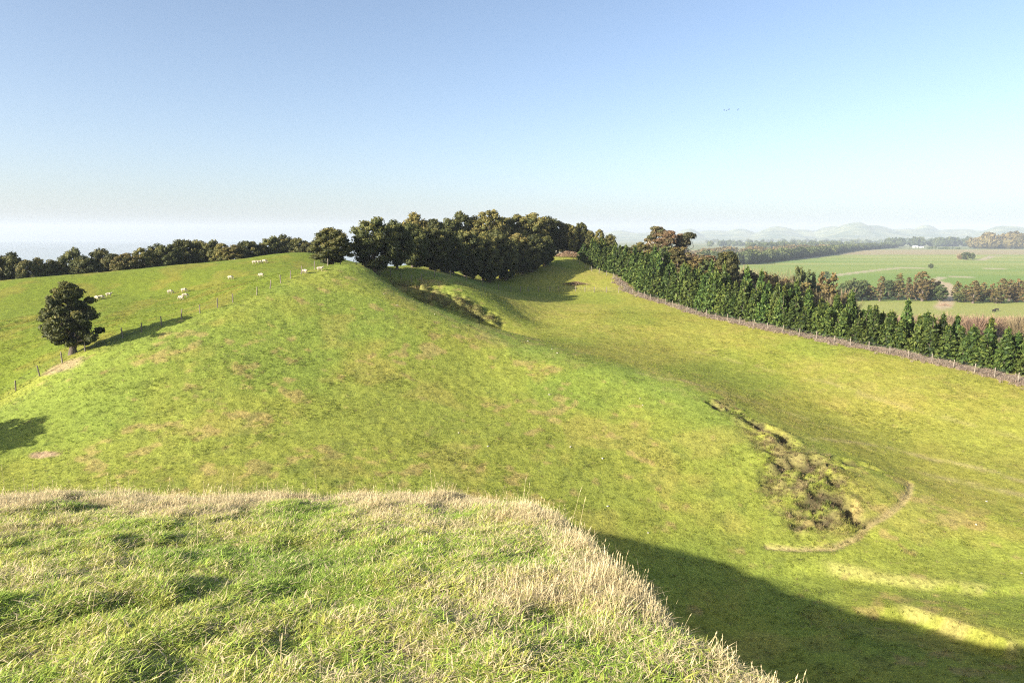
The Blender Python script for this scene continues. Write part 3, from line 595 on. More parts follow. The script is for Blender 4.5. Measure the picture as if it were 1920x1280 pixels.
('pine', 42.8, 115.54, 5.56, 1.68, 'young pine in the row behind the fence, twentieth from the frame edge', 'pines of the shelter belt'),
('pine', 41.87, 118.21, 5.68, 1.61, 'young pine in the row behind the fence, twenty-first from the frame edge', 'pines of the shelter belt'),
('pine', 40.9, 120.21, 7.08, 1.76, 'young pine in the row behind the fence, twenty-second from the frame edge', 'pines of the shelter belt'),
('pine', 39.85, 121.59, 4.65, 1.9, 'young pine in the row behind the fence, twenty-third from the frame edge', 'pines of the shelter belt'),
('pine', 38.92, 122.92, 4.88, 1.87, 'young pine in the row behind the fence, twenty-fourth from the frame edge', 'pines of the shelter belt'),
('pine', 38.62, 124.7, 5.73, 1.9, 'young pine in the row behind the fence, twenty-fifth from the frame edge', 'pines of the shelter belt'),
('pine', 37.41, 126.24, 7.81, 2.04, 'young pine in the row behind the fence, twenty-sixth from the frame edge', 'pines of the shelter belt'),
('pine', 36.99, 128.16, 6.14, 2.05, 'young pine in the row behind the fence, twenty-seventh from the frame edge', 'pines of the shelter belt'),
('pine', 36.24, 129.58, 6.95, 1.82, 'young pine in the row behind the fence, twenty-eighth from the frame edge', 'pines of the shelter belt'),
('pine', 35.53, 132.19, 5.37, 1.96, 'young pine in the row behind the fence, twenty-ninth from the frame edge', 'pines of the shelter belt'),
('pine', 35.08, 134.08, 6.89, 2.18, 'young pine in the row behind the fence, thirtieth from the frame edge', 'pines of the shelter belt'),
('pine', 34.35, 136.67, 8.43, 2.0, 'young pine in the row behind the fence, thirty-first from the frame edge', 'pines of the shelter belt'),
('pine', 33.22, 138.73, 6.35, 2.17, 'young pine in the row behind the fence, thirty-second from the frame edge', 'pines of the shelter belt'),
('pine', 33.05, 140.98, 5.15, 1.73, 'young pine in the row behind the fence, thirty-third from the frame edge', 'pines of the shelter belt'),
('pine', 32.39, 142.47, 7.18, 2.02, 'young pine in the row behind the fence, thirty-fourth from the frame edge', 'pines of the shelter belt'),
('pine', 30.86, 144.81, 5.65, 2.03, 'young pine in the row behind the fence, thirty-fifth from the frame edge', 'pines of the shelter belt'),
('pine', 30.11, 146.19, 8.34, 1.88, 'young pine in the row behind the fence, thirty-sixth from the frame edge', 'pines of the shelter belt'),
('pine', 29.48, 148.74, 6.7, 1.8, 'young pine in the row behind the fence, thirty-seventh from the frame edge', 'pines of the shelter belt'),
('pine', 28.98, 150.36, 6.19, 2.23, 'young pine in the row behind the fence, thirty-eighth from the frame edge', 'pines of the shelter belt'),
('pine', 28.91, 152.83, 6.51, 2.22, 'young pine in the row behind the fence, thirty-ninth from the frame edge', 'pines of the shelter belt'),
('pine', 29.16, 154.51, 8.42, 2.01, 'young pine in the row behind the fence, fortieth from the frame edge', 'pines of the shelter belt'),
('pine', 28.96, 157.01, 6.08, 2.23, 'young pine in the row behind the fence, forty-first from the frame edge', 'pines of the shelter belt'),
('pine', 28.03, 159.11, 6.93, 1.91, 'young pine in the row behind the fence, forty-second from the frame edge', 'pines of the shelter belt'),
('pine', 27.58, 161.04, 6.29, 2.23, 'young pine in the row behind the fence, forty-third from the frame edge', 'pines of the shelter belt'),
('pine', 27.71, 163.01, 6.91, 1.83, 'young pine in the row behind the fence, forty-fourth from the frame edge', 'pines of the shelter belt'),
('pine', 26.69, 166.94, 6.15, 1.74, 'young pine in the row behind the fence, forty-fifth from the frame edge', 'pines of the shelter belt'),
('pine', 25.45, 169.35, 6.61, 1.92, 'young pine in the row behind the fence, forty-sixth from the frame edge', 'pines of the shelter belt'),
('pine', 24.39, 171.61, 4.45, 2.12, 'young pine in the row behind the fence, forty-seventh from the frame edge', 'pines of the shelter belt'),
('pine', 23.22, 172.95, 5.81, 1.68, 'young pine in the row behind the fence, forty-eighth from the frame edge', 'pines of the shelter belt'),
('pine', 22.04, 175.07, 5.06, 1.82, 'young pine in the row behind the fence, forty-ninth from the frame edge', 'pines of the shelter belt'),
('pine', 21.82, 176.91, 6.09, 2.12, 'young pine in the row behind the fence, fiftieth from the frame edge', 'pines of the shelter belt'),
('pine', 20.99, 178.24, 4.32, 1.82, 'young pine in the row behind the fence, fifty-first from the frame edge', 'pines of the shelter belt'),
('pine', 20.47, 179.68, 4.09, 2.24, 'young pine in the row behind the fence, fifty-second from the frame edge', 'pines of the shelter belt'),
('pine', 18.88, 181.4, 4.45, 2.02, 'young pine in the row behind the fence, fifty-third from the frame edge', 'pines of the shelter belt'),
('pine', 67.3, 83.22, 5.78, 1.58, 'young pine in the back rows of the belt, its top over the front row', 'pines of the shelter belt'),
('pine', 66.17, 85.9, 6.35, 1.71, 'young pine in the back rows of the belt, its top over the front row', 'pines of the shelter belt'),
('pine', 64.7, 87.32, 4.56, 1.57, 'young pine in the back rows of the belt, its top over the front row', 'pines of the shelter belt'),
('pine', 63.72, 90.35, 5.25, 1.82, 'young pine in the back rows of the belt, its top over the front row', 'pines of the shelter belt'),
('pine', 61.6, 92.5, 4.7, 1.81, 'young pine in the back rows of the belt, its top over the front row', 'pines of the shelter belt'),
('pine', 60.39, 94.91, 6.08, 1.49, 'young pine in the back rows of the belt, its top over the front row', 'pines of the shelter belt'),
('pine', 59.56, 97.26, 6.11, 1.5, 'young pine in the back rows of the belt, its top over the front row', 'pines of the shelter belt'),
('pine', 57.51, 99.23, 4.54, 1.75, 'young pine in the back rows of the belt, its top over the front row', 'pines of the shelter belt'),
('pine', 55.68, 101.9, 4.95, 1.9, 'young pine in the back rows of the belt, its top over the front row', 'pines of the shelter belt'),
('pine', 54.28, 103.16, 5.72, 1.63, 'young pine in the back rows of the belt, its top over the front row', 'pines of the shelter belt'),
('pine', 52.56, 105.61, 6.8, 1.5, 'young pine in the back rows of the belt, its top over the front row', 'pines of the shelter belt'),
('pine', 51.04, 107.05, 6.67, 1.52, 'young pine in the back rows of the belt, its top over the front row', 'pines of the shelter belt'),
('pine', 50.55, 109.22, 4.99, 1.99, 'young pine in the back rows of the belt, its top over the front row', 'pines of the shelter belt'),
('pine', 48.63, 111.57, 6.77, 1.63, 'young pine in the back rows of the belt, its top over the front row', 'pines of the shelter belt'),
('pine', 47.09, 113.34, 5.04, 2.03, 'young pine in the back rows of the belt, its top over the front row', 'pines of the shelter belt'),
('pine', 45.81, 114.47, 6.88, 1.96, 'young pine in the back rows of the belt, its top over the front row', 'pines of the shelter belt'),
('pine', 44.32, 117.2, 5.27, 1.88, 'young pine in the back rows of the belt, its top over the front row', 'pines of the shelter belt'),
('pine', 43.44, 119.55, 6.09, 1.68, 'young pine in the back rows of the belt, its top over the front row', 'pines of the shelter belt'),
('pine', 42.03, 121.56, 6.11, 1.9, 'young pine in the back rows of the belt, its top over the front row', 'pines of the shelter belt'),
('pine', 40.72, 124.05, 6.28, 1.79, 'young pine in the back rows of the belt, its top over the front row', 'pines of the shelter belt'),
('pine', 40.2, 126.71, 5.64, 2.05, 'young pine in the back rows of the belt, its top over the front row', 'pines of the shelter belt'),
('pine', 38.65, 128.61, 7.57, 2.05, 'young pine in the back rows of the belt, its top over the front row', 'pines of the shelter belt'),
('pine', 38.15, 130.53, 6.88, 2.09, 'young pine in the back rows of the belt, its top over the front row', 'pines of the shelter belt'),
('pine', 37.89, 132.3, 7.28, 1.96, 'young pine in the back rows of the belt, its top over the front row', 'pines of the shelter belt'),
('pine', 36.64, 134.62, 7.61, 2.06, 'young pine in the back rows of the belt, its top over the front row', 'pines of the shelter belt'),
('pine', 36.68, 137.83, 7.09, 1.71, 'young pine in the back rows of the belt, its top over the front row', 'pines of the shelter belt'),
('pine', 34.87, 140.98, 5.77, 1.78, 'young pine in the back rows of the belt, its top over the front row', 'pines of the shelter belt'),
('pine', 33.85, 143.2, 5.79, 2.18, 'young pine in the back rows of the belt, its top over the front row', 'pines of the shelter belt'),
('pine', 33.75, 145.43, 7.52, 2.1, 'young pine in the back rows of the belt, its top over the front row', 'pines of the shelter belt'),
('pine', 33.39, 147.23, 5.64, 1.94, 'young pine in the back rows of the belt, its top over the front row', 'pines of the shelter belt'),
('pine', 32.13, 149.57, 9.12, 2.02, 'young pine in the back rows of the belt, its top over the front row', 'pines of the shelter belt'),
('pine', 31.02, 150.73, 7.32, 1.94, 'young pine in the back rows of the belt, its top over the front row', 'pines of the shelter belt'),
('pine', 31.56, 153.08, 6.03, 1.76, 'young pine in the back rows of the belt, its top over the front row', 'pines of the shelter belt'),
('pine', 30.38, 155.43, 6.26, 1.88, 'young pine in the back rows of the belt, its top over the front row', 'pines of the shelter belt'),
('pine', 30.93, 158.04, 7.15, 2.17, 'young pine in the back rows of the belt, its top over the front row', 'pines of the shelter belt'),
('pine', 31.09, 160.26, 6.23, 1.81, 'young pine in the back rows of the belt, its top over the front row', 'pines of the shelter belt'),
('pine', 30.86, 162.5, 6.72, 1.76, 'young pine in the back rows of the belt, its top over the front row', 'pines of the shelter belt'),
('pine', 30.32, 165.01, 6.06, 1.8, 'young pine in the back rows of the belt, its top over the front row', 'pines of the shelter belt'),
('pine', 27.81, 169.08, 6.74, 1.69, 'young pine in the back rows of the belt, its top over the front row', 'pines of the shelter belt'),
('pine', 26.93, 171.94, 6.64, 1.88, 'young pine in the back rows of the belt, its top over the front row', 'pines of the shelter belt'),
('pine', 26.03, 173.66, 6.68, 2.06, 'young pine in the back rows of the belt, its top over the front row', 'pines of the shelter belt'),
('pine', 24.92, 175.66, 5.93, 1.94, 'young pine in the back rows of the belt, its top over the front row', 'pines of the shelter belt'),
('pine', 23.1, 177.72, 6.7, 1.74, 'young pine in the back rows of the belt, its top over the front row', 'pines of the shelter belt'),
('pine', 21.71, 180.06, 5.92, 1.83, 'young pine in the back rows of the belt, its top over the front row', 'pines of the shelter belt'),
('pine', 21.41, 182.66, 5.94, 2.09, 'young pine in the back rows of the belt, its top over the front row', 'pines of the shelter belt'),
('pine', 68.08, 87.85, 4.71, 1.48, 'young pine in the back rows of the belt, its top over the front row', 'pines of the shelter belt'),
('pine', 67.25, 89.7, 4.83, 1.58, 'young pine in the back rows of the belt, its top over the front row', 'pines of the shelter belt'),
('pine', 65.26, 92.26, 6.35, 1.59, 'young pine in the back rows of the belt, its top over the front row', 'pines of the shelter belt'),
('pine', 64.51, 93.91, 4.51, 1.83, 'young pine in the back rows of the belt, its top over the front row', 'pines of the shelter belt'),
('pine', 63.22, 96.21, 5.99, 1.46, 'young pine in the back rows of the belt, its top over the front row', 'pines of the shelter belt'),
('pine', 61.84, 97.94, 4.47, 1.52, 'young pine in the back rows of the belt, its top over the front row', 'pines of the shelter belt'),
('pine', 60.72, 100.04, 5.39, 1.88, 'young pine in the back rows of the belt, its top over the front row', 'pines of the shelter belt'),
('pine', 59.15, 101.54, 7.26, 1.77, 'young pine in the back rows of the belt, its top over the front row', 'pines of the shelter belt'),
('pine', 58.02, 103.43, 5.16, 1.69, 'young pine in the back rows of the belt, its top over the front row', 'pines of the shelter belt'),
('pine', 56.17, 104.96, 5.64, 1.65, 'young pine in the back rows of the belt, its top over the front row', 'pines of the shelter belt'),
('pine', 55.15, 106.49, 4.6, 1.78, 'young pine in the back rows of the belt, its top over the front row', 'pines of the shelter belt'),
('pine', 53.68, 107.77, 7.26, 1.87, 'young pine in the back rows of the belt, its top over the front row', 'pines of the shelter belt'),
('pine', 52.87, 109.44, 4.99, 1.78, 'young pine in the back rows of the belt, its top over the front row', 'pines of the shelter belt'),
('pine', 50.92, 111.92, 5.34, 1.89, 'young pine in the back rows of the belt, its top over the front row', 'pines of the shelter belt'),
('pine', 49.37, 113.87, 6.35, 2.02, 'young pine in the back rows of the belt, its top over the front row', 'pines of the shelter belt'),
('pine', 48.14, 115.59, 7.62, 1.6, 'young pine in the back rows of the belt, its top over the front row', 'pines of the shelter belt'),
('pine', 47.93, 117.59, 6.08, 2.03, 'young pine in the back rows of the belt, its top over the front row', 'pines of the shelter belt'),
('pine', 46.35, 118.88, 6.65, 1.79, 'young pine in the back rows of the belt, its top over the front row', 'pines of the shelter belt'),
('pine', 45.44, 120.98, 6.68, 1.98, 'young pine in the back rows of the belt, its top over the front row', 'pines of the shelter belt'),
('pine', 44.82, 123.06, 8.57, 1.86, 'young pine in the back rows of the belt, its top over the front row', 'pines of the shelter belt'),
('pine', 43.24, 125.88, 8.87, 1.92, 'young pine in the back rows of the belt, its top over the front row', 'pines of the shelter belt'),
('pine', 41.73, 128.01, 5.77, 2.05, 'young pine in the back rows of the belt, its top over the front row', 'pines of the shelter belt'),
('pine', 41.11, 129.73, 7.03, 1.64, 'young pine in the back rows of the belt, its top over the front row', 'pines of the shelter belt'),
('pine', 40.44, 130.54, 9.19, 1.63, 'young pine in the back rows of the belt, its top over the front row', 'pines of the shelter belt'),
('pine', 39.69, 133.36, 7.82, 1.9, 'young pine in the back rows of the belt, its top over the front row', 'pines of the shelter belt'),
('pine', 39.39, 135.19, 9.11, 1.86, 'young pine in the back rows of the belt, its top over the front row', 'pines of the shelter belt'),
('pine', 39.48, 137.05, 6.58, 1.81, 'young pine in the back rows of the belt, its top over the front row', 'pines of the shelter belt'),
('pine', 38.54, 140.12, 6.65, 1.99, 'young pine in the back rows of the belt, its top over the front row', 'pines of the shelter belt'),
('pine', 36.75, 142.7, 7.28, 2.1, 'young pine in the back rows of the belt, its top over the front row', 'pines of the shelter belt'),
('pine', 36.05, 145.34, 6.81, 1.87, 'young pine in the back rows of the belt, its top over the front row', 'pines of the shelter belt'),
('pine', 34.73, 148.22, 6.84, 2.23, 'young pine in the back rows of the belt, its top over the front row', 'pines of the shelter belt'),
('pine', 33.88, 150.85, 9.23, 2.16, 'young pine in the back rows of the belt, its top over the front row', 'pines of the shelter belt'),
('pine', 34.35, 150.87, 8.34, 1.9, 'young pine in the back rows of the belt, its top over the front row', 'pines of the shelter belt'),
('pine', 33.72, 152.81, 6.41, 2.15, 'young pine in the back rows of the belt, its top over the front row', 'pines of the shelter belt'),
('pine', 33.29, 155.61, 7.82, 1.69, 'young pine in the back rows of the belt, its top over the front row', 'pines of the shelter belt'),
('pine', 33.75, 158.52, 6.52, 1.72, 'young pine in the back rows of the belt, its top over the front row', 'pines of the shelter belt'),
('pine', 33.33, 160.66, 8.74, 2.19, 'young pine in the back rows of the belt, its top over the front row', 'pines of the shelter belt'),
('pine', 32.99, 163.09, 6.64, 2.13, 'young pine in the back rows of the belt, its top over the front row', 'pines of the shelter belt'),
('pine', 32.49, 165.27, 6.4, 2.06, 'young pine in the back rows of the belt, its top over the front row', 'pines of the shelter belt'),
('pine', 30.48, 170.94, 6.69, 2.03, 'young pine in the back rows of the belt, its top over the front row', 'pines of the shelter belt'),
('pine', 28.7, 173.61, 6.51, 1.88, 'young pine in the back rows of the belt, its top over the front row', 'pines of the shelter belt'),
('pine', 27.5, 175.64, 4.21, 1.96, 'young pine in the back rows of the belt, its top over the front row', 'pines of the shelter belt'),
('pine', 26.43, 176.3, 5.89, 1.77, 'young pine in the back rows of the belt, its top over the front row', 'pines of the shelter belt'),
('pine', 25.7, 178.28, 5.31, 1.85, 'young pine in the back rows of the belt, its top over the front row', 'pines of the shelter belt'),
('pine', 25.59, 180.23, 4.26, 1.85, 'young pine in the back rows of the belt, its top over the front row', 'pines of the shelter belt'),
('pine', 24.4, 181.92, 5.29, 1.94, 'young pine in the back rows of the belt, its top over the front row', 'pines of the shelter belt'),
('pine', 23.86, 183.88, 6.22, 1.9, 'young pine in the back rows of the belt, its top over the front row', 'pines of the shelter belt'),
('olive', 32.16, 196, 3.58, 3.87, 'olive brown tree between the wood and the tall gums', None),
('totara', 29.43, 190, 2.18, 2.78, 'dark tree behind the uphill pines, next to the olive brown tree', None),
('olive', 37.86, 204, 6.33, 3.51, 'brown topped round tree just before the tall gums', None),
('gum', 43.17, 206, 12.99, 3.89, 'tallest gum with pale trunk above the pine belt', None),
('gum', 45.49, 202, 12.05, 4.17, 'dense green gum beside the tallest gum', None),
('gum', 51.25, 205, 13.82, 4.93, 'brown leaved gum with open flat layers beside the green gums', None),
('bush', 44.43, 198, 7.16, 3.4, 'dark green tree under the tall gums', None),
('gum', 41.92, 212, 10.06, 2.55, 'thin gum standing before the tallest gum', None),
('willow', 51.62, 196, 8.19, 5.05, 'rusty brown tree below the gums', None),
('gum', 54.5, 190, 7.96, 4.08, 'grey green gum with bare pale branches behind the pines', None),
('bush', 51.97, 185, 6.07, 2.86, 'green tree between the grey gum and the tall dark pine', None),
('totara', 58.22, 186, 10.35, 3.68, 'tall dark green tree standing above the middle of the pine belt', None),
('willow', 67.59, 200, 10.81, 4.12, 'bare pinkish tree to the right of the tall dark green tree', None),
('willow', 74.1, 205, 13.11, 4.4, 'bare brown willow, first of the pair over the middle pines', None),
('willow', 78.9, 205, 14.76, 4.58, 'bare brown willow, second of the pair over the middle pines', None),
('willow', 86.63, 215, 16.88, 4.25, 'bare grey brown willow next to the dark green bushes', None),
('bush', 90.25, 215, 19.11, 3.51, 'dark green bushy tree behind the pines, left of the brown kahikatea', None),
('bush', 95.88, 220, 19.21, 3.4, 'second dark green bushy tree behind the pines', None),
('kahikatea', 103.09, 228, 21.29, 3.14, 'narrow brown tree rising behind the pines', None),
('kahikatea', 107.83, 230, 21.4, 3.95, 'brown green tree at the near end of the bush behind the pines', None),
('willow', 108.88, 225, 18.3, 4.83, 'brown twiggy tree at the foot of the bush behind the pines', None),
('willow', 96.03, 212, 14.38, 4.55, 'brown twiggy tree low behind the pines below the dark bushes', None),
('bush', 81.13, 200, 11.26, 4.3, 'low dark tree directly behind the pine tops below the bare willows', None),
('bush', 68.18, 190, 5.93, 4.08, 'low green tree directly behind the pine tops in mid belt', None),
('gum', 63.04, 186, 5.36, 4.0, 'grey green low tree below the bare pinkish tree', None),
('rust', 32.33, 188, 2.88, 3.23, 'brown bushy tree just over the uphill pines before the gums', None),
('rust', 46.36, 192, 7.43, 3.8, 'brown bushy tree at the foot of the brown leaved gum', None),
('rust', 50.21, 186, 5.93, 3.52, 'second brown bushy tree, downhill of the brown leaved gum', None),
('rust', 54.45, 182, 5.41, 3.44, 'brown green tree under the tall dark green tree', None),
('rust', 66.0, 192, 8.69, 3.96, 'brown bushy tree below the bare pinkish tree', None),
('rust', 73.67, 198, 11.01, 4.08, 'brown bushy tree below the pair of bare willows', None),
('rust', 81.08, 204, 12.45, 4.03, 'brown bushy tree in front of the grey brown willow', None),
('rust', 89.22, 208, 14.23, 4.11, 'brown bushy tree below the dark green bushy trees', None),
('rust', 98.89, 214, 15.77, 4.23, 'brown bushy tree below the narrow brown tree', None),
('rust', 38.71, 196, 4.16, 3.03, 'brown bushy tree below the thin gum', None),
('rust', 109.33, 222, 16.29, 3.82, 'last brown bushy tree where the bush meets the river flat', None),
('bush', 228.04, 470, 11.21, 4.13, 'rounded green tree in the river flat belt before the gravel lane, first from the pines', 'trees of the belt before the gravel lane'),
('bush', 227.68, 462, 12.81, 4.96, 'rounded green tree in the river flat belt before the gravel lane, second from the pines', 'trees of the belt before the gravel lane'),
('bush', 226.44, 454, 15.08, 5.32, 'rounded green tree in the river flat belt before the gravel lane, third from the pines', 'trees of the belt before the gravel lane'),
('bush', 241.07, 470, 13.4, 5.51, 'rounded green tree in the river flat belt before the gravel lane, fourth from the pines', 'trees of the belt before the gravel lane'),
('kahikatea', 243.07, 462, 9.57, 5.87, 'brown conical tree in the river flat belt before the gravel lane, fifth from the pines', 'trees of the belt before the gravel lane'),
('kahikatea', 245.08, 454, 16.49, 3.55, 'brown conical tree in the river flat belt before the gravel lane, sixth from the pines', 'trees of the belt before the gravel lane'),
('bush', 259.39, 470, 13.4, 5.97, 'rounded green tree in the river flat belt before the gravel lane, seventh from the pines', 'trees of the belt before the gravel lane'),
('kahikatea', 261.87, 462, 17.48, 4.96, 'brown conical tree in the river flat belt before the gravel lane, eighth from the pines', 'trees of the belt before the gravel lane'),
('kahikatea', 263.88, 454, 15.79, 3.1, 'brown conical tree in the river flat belt before the gravel lane, ninth from the pines', 'trees of the belt before the gravel lane'),
('bush', 276.56, 470, 9.74, 6.88, 'rounded green tree in the river flat belt before the gravel lane, tenth from the pines', 'trees of the belt before the gravel lane'),
('kahikatea', 274.03, 462, 18.2, 4.06, 'brown conical tree in the river flat belt before the gravel lane, eleventh from the pines', 'trees of the belt before the gravel lane'),
('kahikatea', 273.43, 454, 19.66, 5.32, 'brown conical tree in the river flat belt before the gravel lane, twelfth from the pines', 'trees of the belt before the gravel lane'),
('kahikatea', 288.63, 470, 14.13, 6.43, 'brown conical tree in the river flat belt before the gravel lane, thirteenth from the pines', 'trees of the belt before the gravel lane'),
('bush', 280.71, 462, 8.13, 6.32, 'rounded green tree in the river flat belt before the gravel lane, fourteenth from the pines', 'trees of the belt before the gravel lane'),
('bush', 285.22, 454, 10.84, 5.32, 'rounded green tree in the river flat belt before the gravel lane, fifteenth from the pines', 'trees of the belt before the gravel lane'),
('kahikatea', 296.97, 455, 13.25, 4.44, 'rusty brown conical tree in the row beyond the gravel lane, first of the row', 'trees of the row beyond the gravel lane'),
('kahikatea', 297.25, 447, 10.97, 3.93, 'rusty brown conical tree in the row beyond the gravel lane, second of the row', 'trees of the row beyond the gravel lane'),
('kahikatea', 297.1, 439, 14.61, 4.72, 'rusty brown conical tree in the row beyond the gravel lane, third of the row', 'trees of the row beyond the gravel lane'),
('kahikatea', 314.07, 455, 12.55, 4.44, 'rusty brown conical tree in the row beyond the gravel lane, fourth of the row', 'trees of the row beyond the gravel lane'),
('kahikatea', 314.59, 447, 12.02, 3.93, 'rusty brown conical tree in the row beyond the gravel lane, fifth of the row', 'trees of the row beyond the gravel lane'),
('kahikatea', 314.75, 439, 15.97, 4.29, 'rusty brown conical tree in the row beyond the gravel lane, sixth of the row', 'trees of the row beyond the gravel lane'),
('kahikatea', 331.97, 455, 14.32, 4.89, 'rusty brown conical tree in the row beyond the gravel lane, seventh of the row', 'trees of the row beyond the gravel lane'),
('kahikatea', 331.71, 447, 14.8, 5.24, 'rusty brown conical tree in the row beyond the gravel lane, eighth of the row', 'trees of the row beyond the gravel lane'),
('kahikatea', 331.33, 439, 14.61, 4.72, 'rusty brown conical tree in the row beyond the gravel lane, ninth of the row', 'trees of the row beyond the gravel lane'),
('bush', 311.5, 455, 6.51, 5.78, 'green bushy tree in the row beyond the gravel lane, tenth of the row', 'trees of the row beyond the gravel lane'),
('bush', 293.51, 447, 6.44, 4.37, 'green bushy tree in the row beyond the gravel lane, eleventh of the row', 'trees of the row beyond the gravel lane'),
('kahikatea', 312.14, 439, 8.44, 4.72, 'rusty brown conical tree in the row beyond the gravel lane, twelfth of the row', 'trees of the row beyond the gravel lane'),
('kahikatea', 335.8, 455, 8.64, 5.33, 'rusty brown conical tree in the row beyond the gravel lane, thirteenth of the row', 'trees of the row beyond the gravel lane'),
('bush', 326.79, 713.1, 7.42, 4.46, 'single round tree on the plain nearest the bush, casting a shadow', None),
('bush', 575.61, 942.8, 6.54, 3.68, 'small dark round tree alone in the middle of the green plain', None),
('bush', 861.31, 1304.8, 15.15, 9.17, 'tree with green crown in the clump far across the plain', None),
('willow', 871.24, 1336.8, 12.43, 5.22, 'bare tree in the clump far across the plain', None),
('bush', 895.07, 1336.8, 12.45, 5.74, 'darker tree at the end of the clump far across the plain', None),
('willow', 161.6, 290, 11.81, 5.89, 'leafless rust brown willow on the river flat, first of the line', 'willows on the river flat'),
('willow', 171.57, 296, 9.67, 6.01, 'leafless rust brown willow on the river flat, second of the line', 'willows on the river flat'),
('willow', 181.41, 302, 9.38, 6.13, 'leafless rust brown willow on the river flat, third of the line', 'willows on the river flat'),
('willow', 180.37, 290, 10.52, 5.89, 'leafless rust brown willow on the river flat, fourth of the line', 'willows on the river flat'),
('willow', 190.08, 296, 10.5, 6.01, 'leafless rust brown willow on the river flat, fifth of the line', 'willows on the river flat'),
('willow', 200.62, 302, 9.28, 6.13, 'leafless rust brown willow on the river flat, sixth of the line', 'willows on the river flat'),
('willow', 199.02, 290, 10.58, 5.89, 'leafless rust brown willow on the river flat, seventh of the line', 'willows on the river flat'),
('willow', 209.7, 296, 9.44, 6.01, 'leafless rust brown willow on the river flat, eighth of the line', 'willows on the river flat'),
('willow', 220.59, 302, 8.7, 6.13, 'leafless rust brown willow on the river flat, ninth of the line', 'willows on the river flat'),
('willow', 217.47, 290, 10.54, 5.89, 'leafless rust brown willow on the river flat, tenth of the line', 'willows on the river flat'),
('willow', 226.9, 296, 9.38, 6.01, 'leafless rust brown willow on the river flat, eleventh of the line', 'willows on the river flat'),
('totara', -64.0, 54.0, 9.5, 4.6, 'totara outside the frame whose shadow falls on the lower slope', None)]
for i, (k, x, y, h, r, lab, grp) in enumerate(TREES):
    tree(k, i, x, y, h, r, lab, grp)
# ---------------------------------------------------------------- fences
M['post'] = bark_material('weathered_post', (0.12, 0.10, 0.08), (0.28, 0.24, 0.19))
M['wire'], _n, _b = nt('fence_wire'); _b.inputs['Base Color'].default_value = (0.25, 0.25, 0.25, 1); _b.inputs['Metallic'].default_value = 0.6; _b.inputs['Roughness'].default_value = 0.5
def post_mesh(seed, w, h):
    rng = np.random.default_rng(seed); V, F = [], []
    lean = rng.normal(0, 0.03, 2)
    tube(V, F, [(0, 0, -0.4), (lean[0]*0.5, lean[1]*0.5, h*0.5), (lean[0], lean[1], h), (lean[0], lean[1], h+0.02)], [w, w*0.97, w*0.9, w*0.5], 8)
    F = F+[tuple(range(24, 32))]
    me = bpy.data.meshes.new('post'); me.from_pydata([tuple(q) for q in np.concatenate(V)], [], F); me.update(); return me
POSTS = [post_mesh(900+i, 0.075, 1.2) for i in range(4)]+[post_mesh(910, 0.12, 1.35)]
def wire_mesh(pts):
    V, F = [], []
    for hgt in (0.25, 0.45, 0.66, 0.88, 1.06):
        p = []
        for (a, b) in zip(pts[:-1], pts[1:]):
            a, b = np.array(a), np.array(b)
            for t in (0, 0.5): p.append(a+(b-a)*t+[0, 0, hgt-(0.03 if t else 0)])
        p.append(np.array(pts[-1])+[0, 0, hgt]); tube(V, F, p, [0.006]*len(p), 3)
    return mesh_np('wire', np.concatenate(V), np.array(F))
def fence(pts, label, big=()):
    P3 = [(x, y, EYE+ground(x, y)) for x, y in pts]
    o = bpy.data.objects.new('post_and_wire_fence', None); COL.objects.link(o); o.location = P3[0]
    tag(o, label, 'fence', None); o0 = np.array(P3[0])
    for i, p in enumerate(P3):
        q = put('post', POSTS[4] if i in big else POSTS[i % 4], M['post'], o, tuple(np.array(p)-o0))
        q.rotation_euler = (R_.gauss(0, 0.05), R_.gauss(0, 0.05), R_.random()*6); q.scale = (1, 1, 0.92+0.2*R_.random())
    put('wire', wire_mesh([tuple(np.array(p)-o0) for p in P3]), M['wire'], o)
    return o
fence([(-56.99, 71.0), (-56.13, 73.0), (-55.01, 74.0), (-53.25, 75.5), (-51.89, 77.52), (-50.39, 79.5), (-47.37, 82.19), (-45.77, 83.54), (-43.98, 85.0), (-42.27, 86.72), (-40.58, 88.34), (-38.98, 90.0), (-37.64, 91.81), (-35.44, 94.75), (-34.65, 97.88), (-33.93, 100.38), (-33.2, 102.62), (-32.33, 105.12), (-31.16, 108.25), (-29.87, 111.38)], 'post and wire fence climbing the slope past the lone tree to the knoll')
fence([(-29.52, 118), (-27.11, 119.5), (-25.2, 121), (-23.71, 123), (-22.08, 124.5), (-20.24, 125), (-18.31, 125), (-16.7, 126), (-14.48, 128), (-11.86, 132), (-9.17, 138), (-6.15, 143), (-2.87, 147), (-0.23, 150), (1.9, 152), (3.59, 153), (6.0, 153.5), (8.55, 154), (10.62, 154.5), (14.41, 155), (16.48, 154), (18.41, 153), (21.02, 152), (23.61, 151), (25.5, 151)], 'post and wire fence from the knoll down across the shaded hollow to the pines')
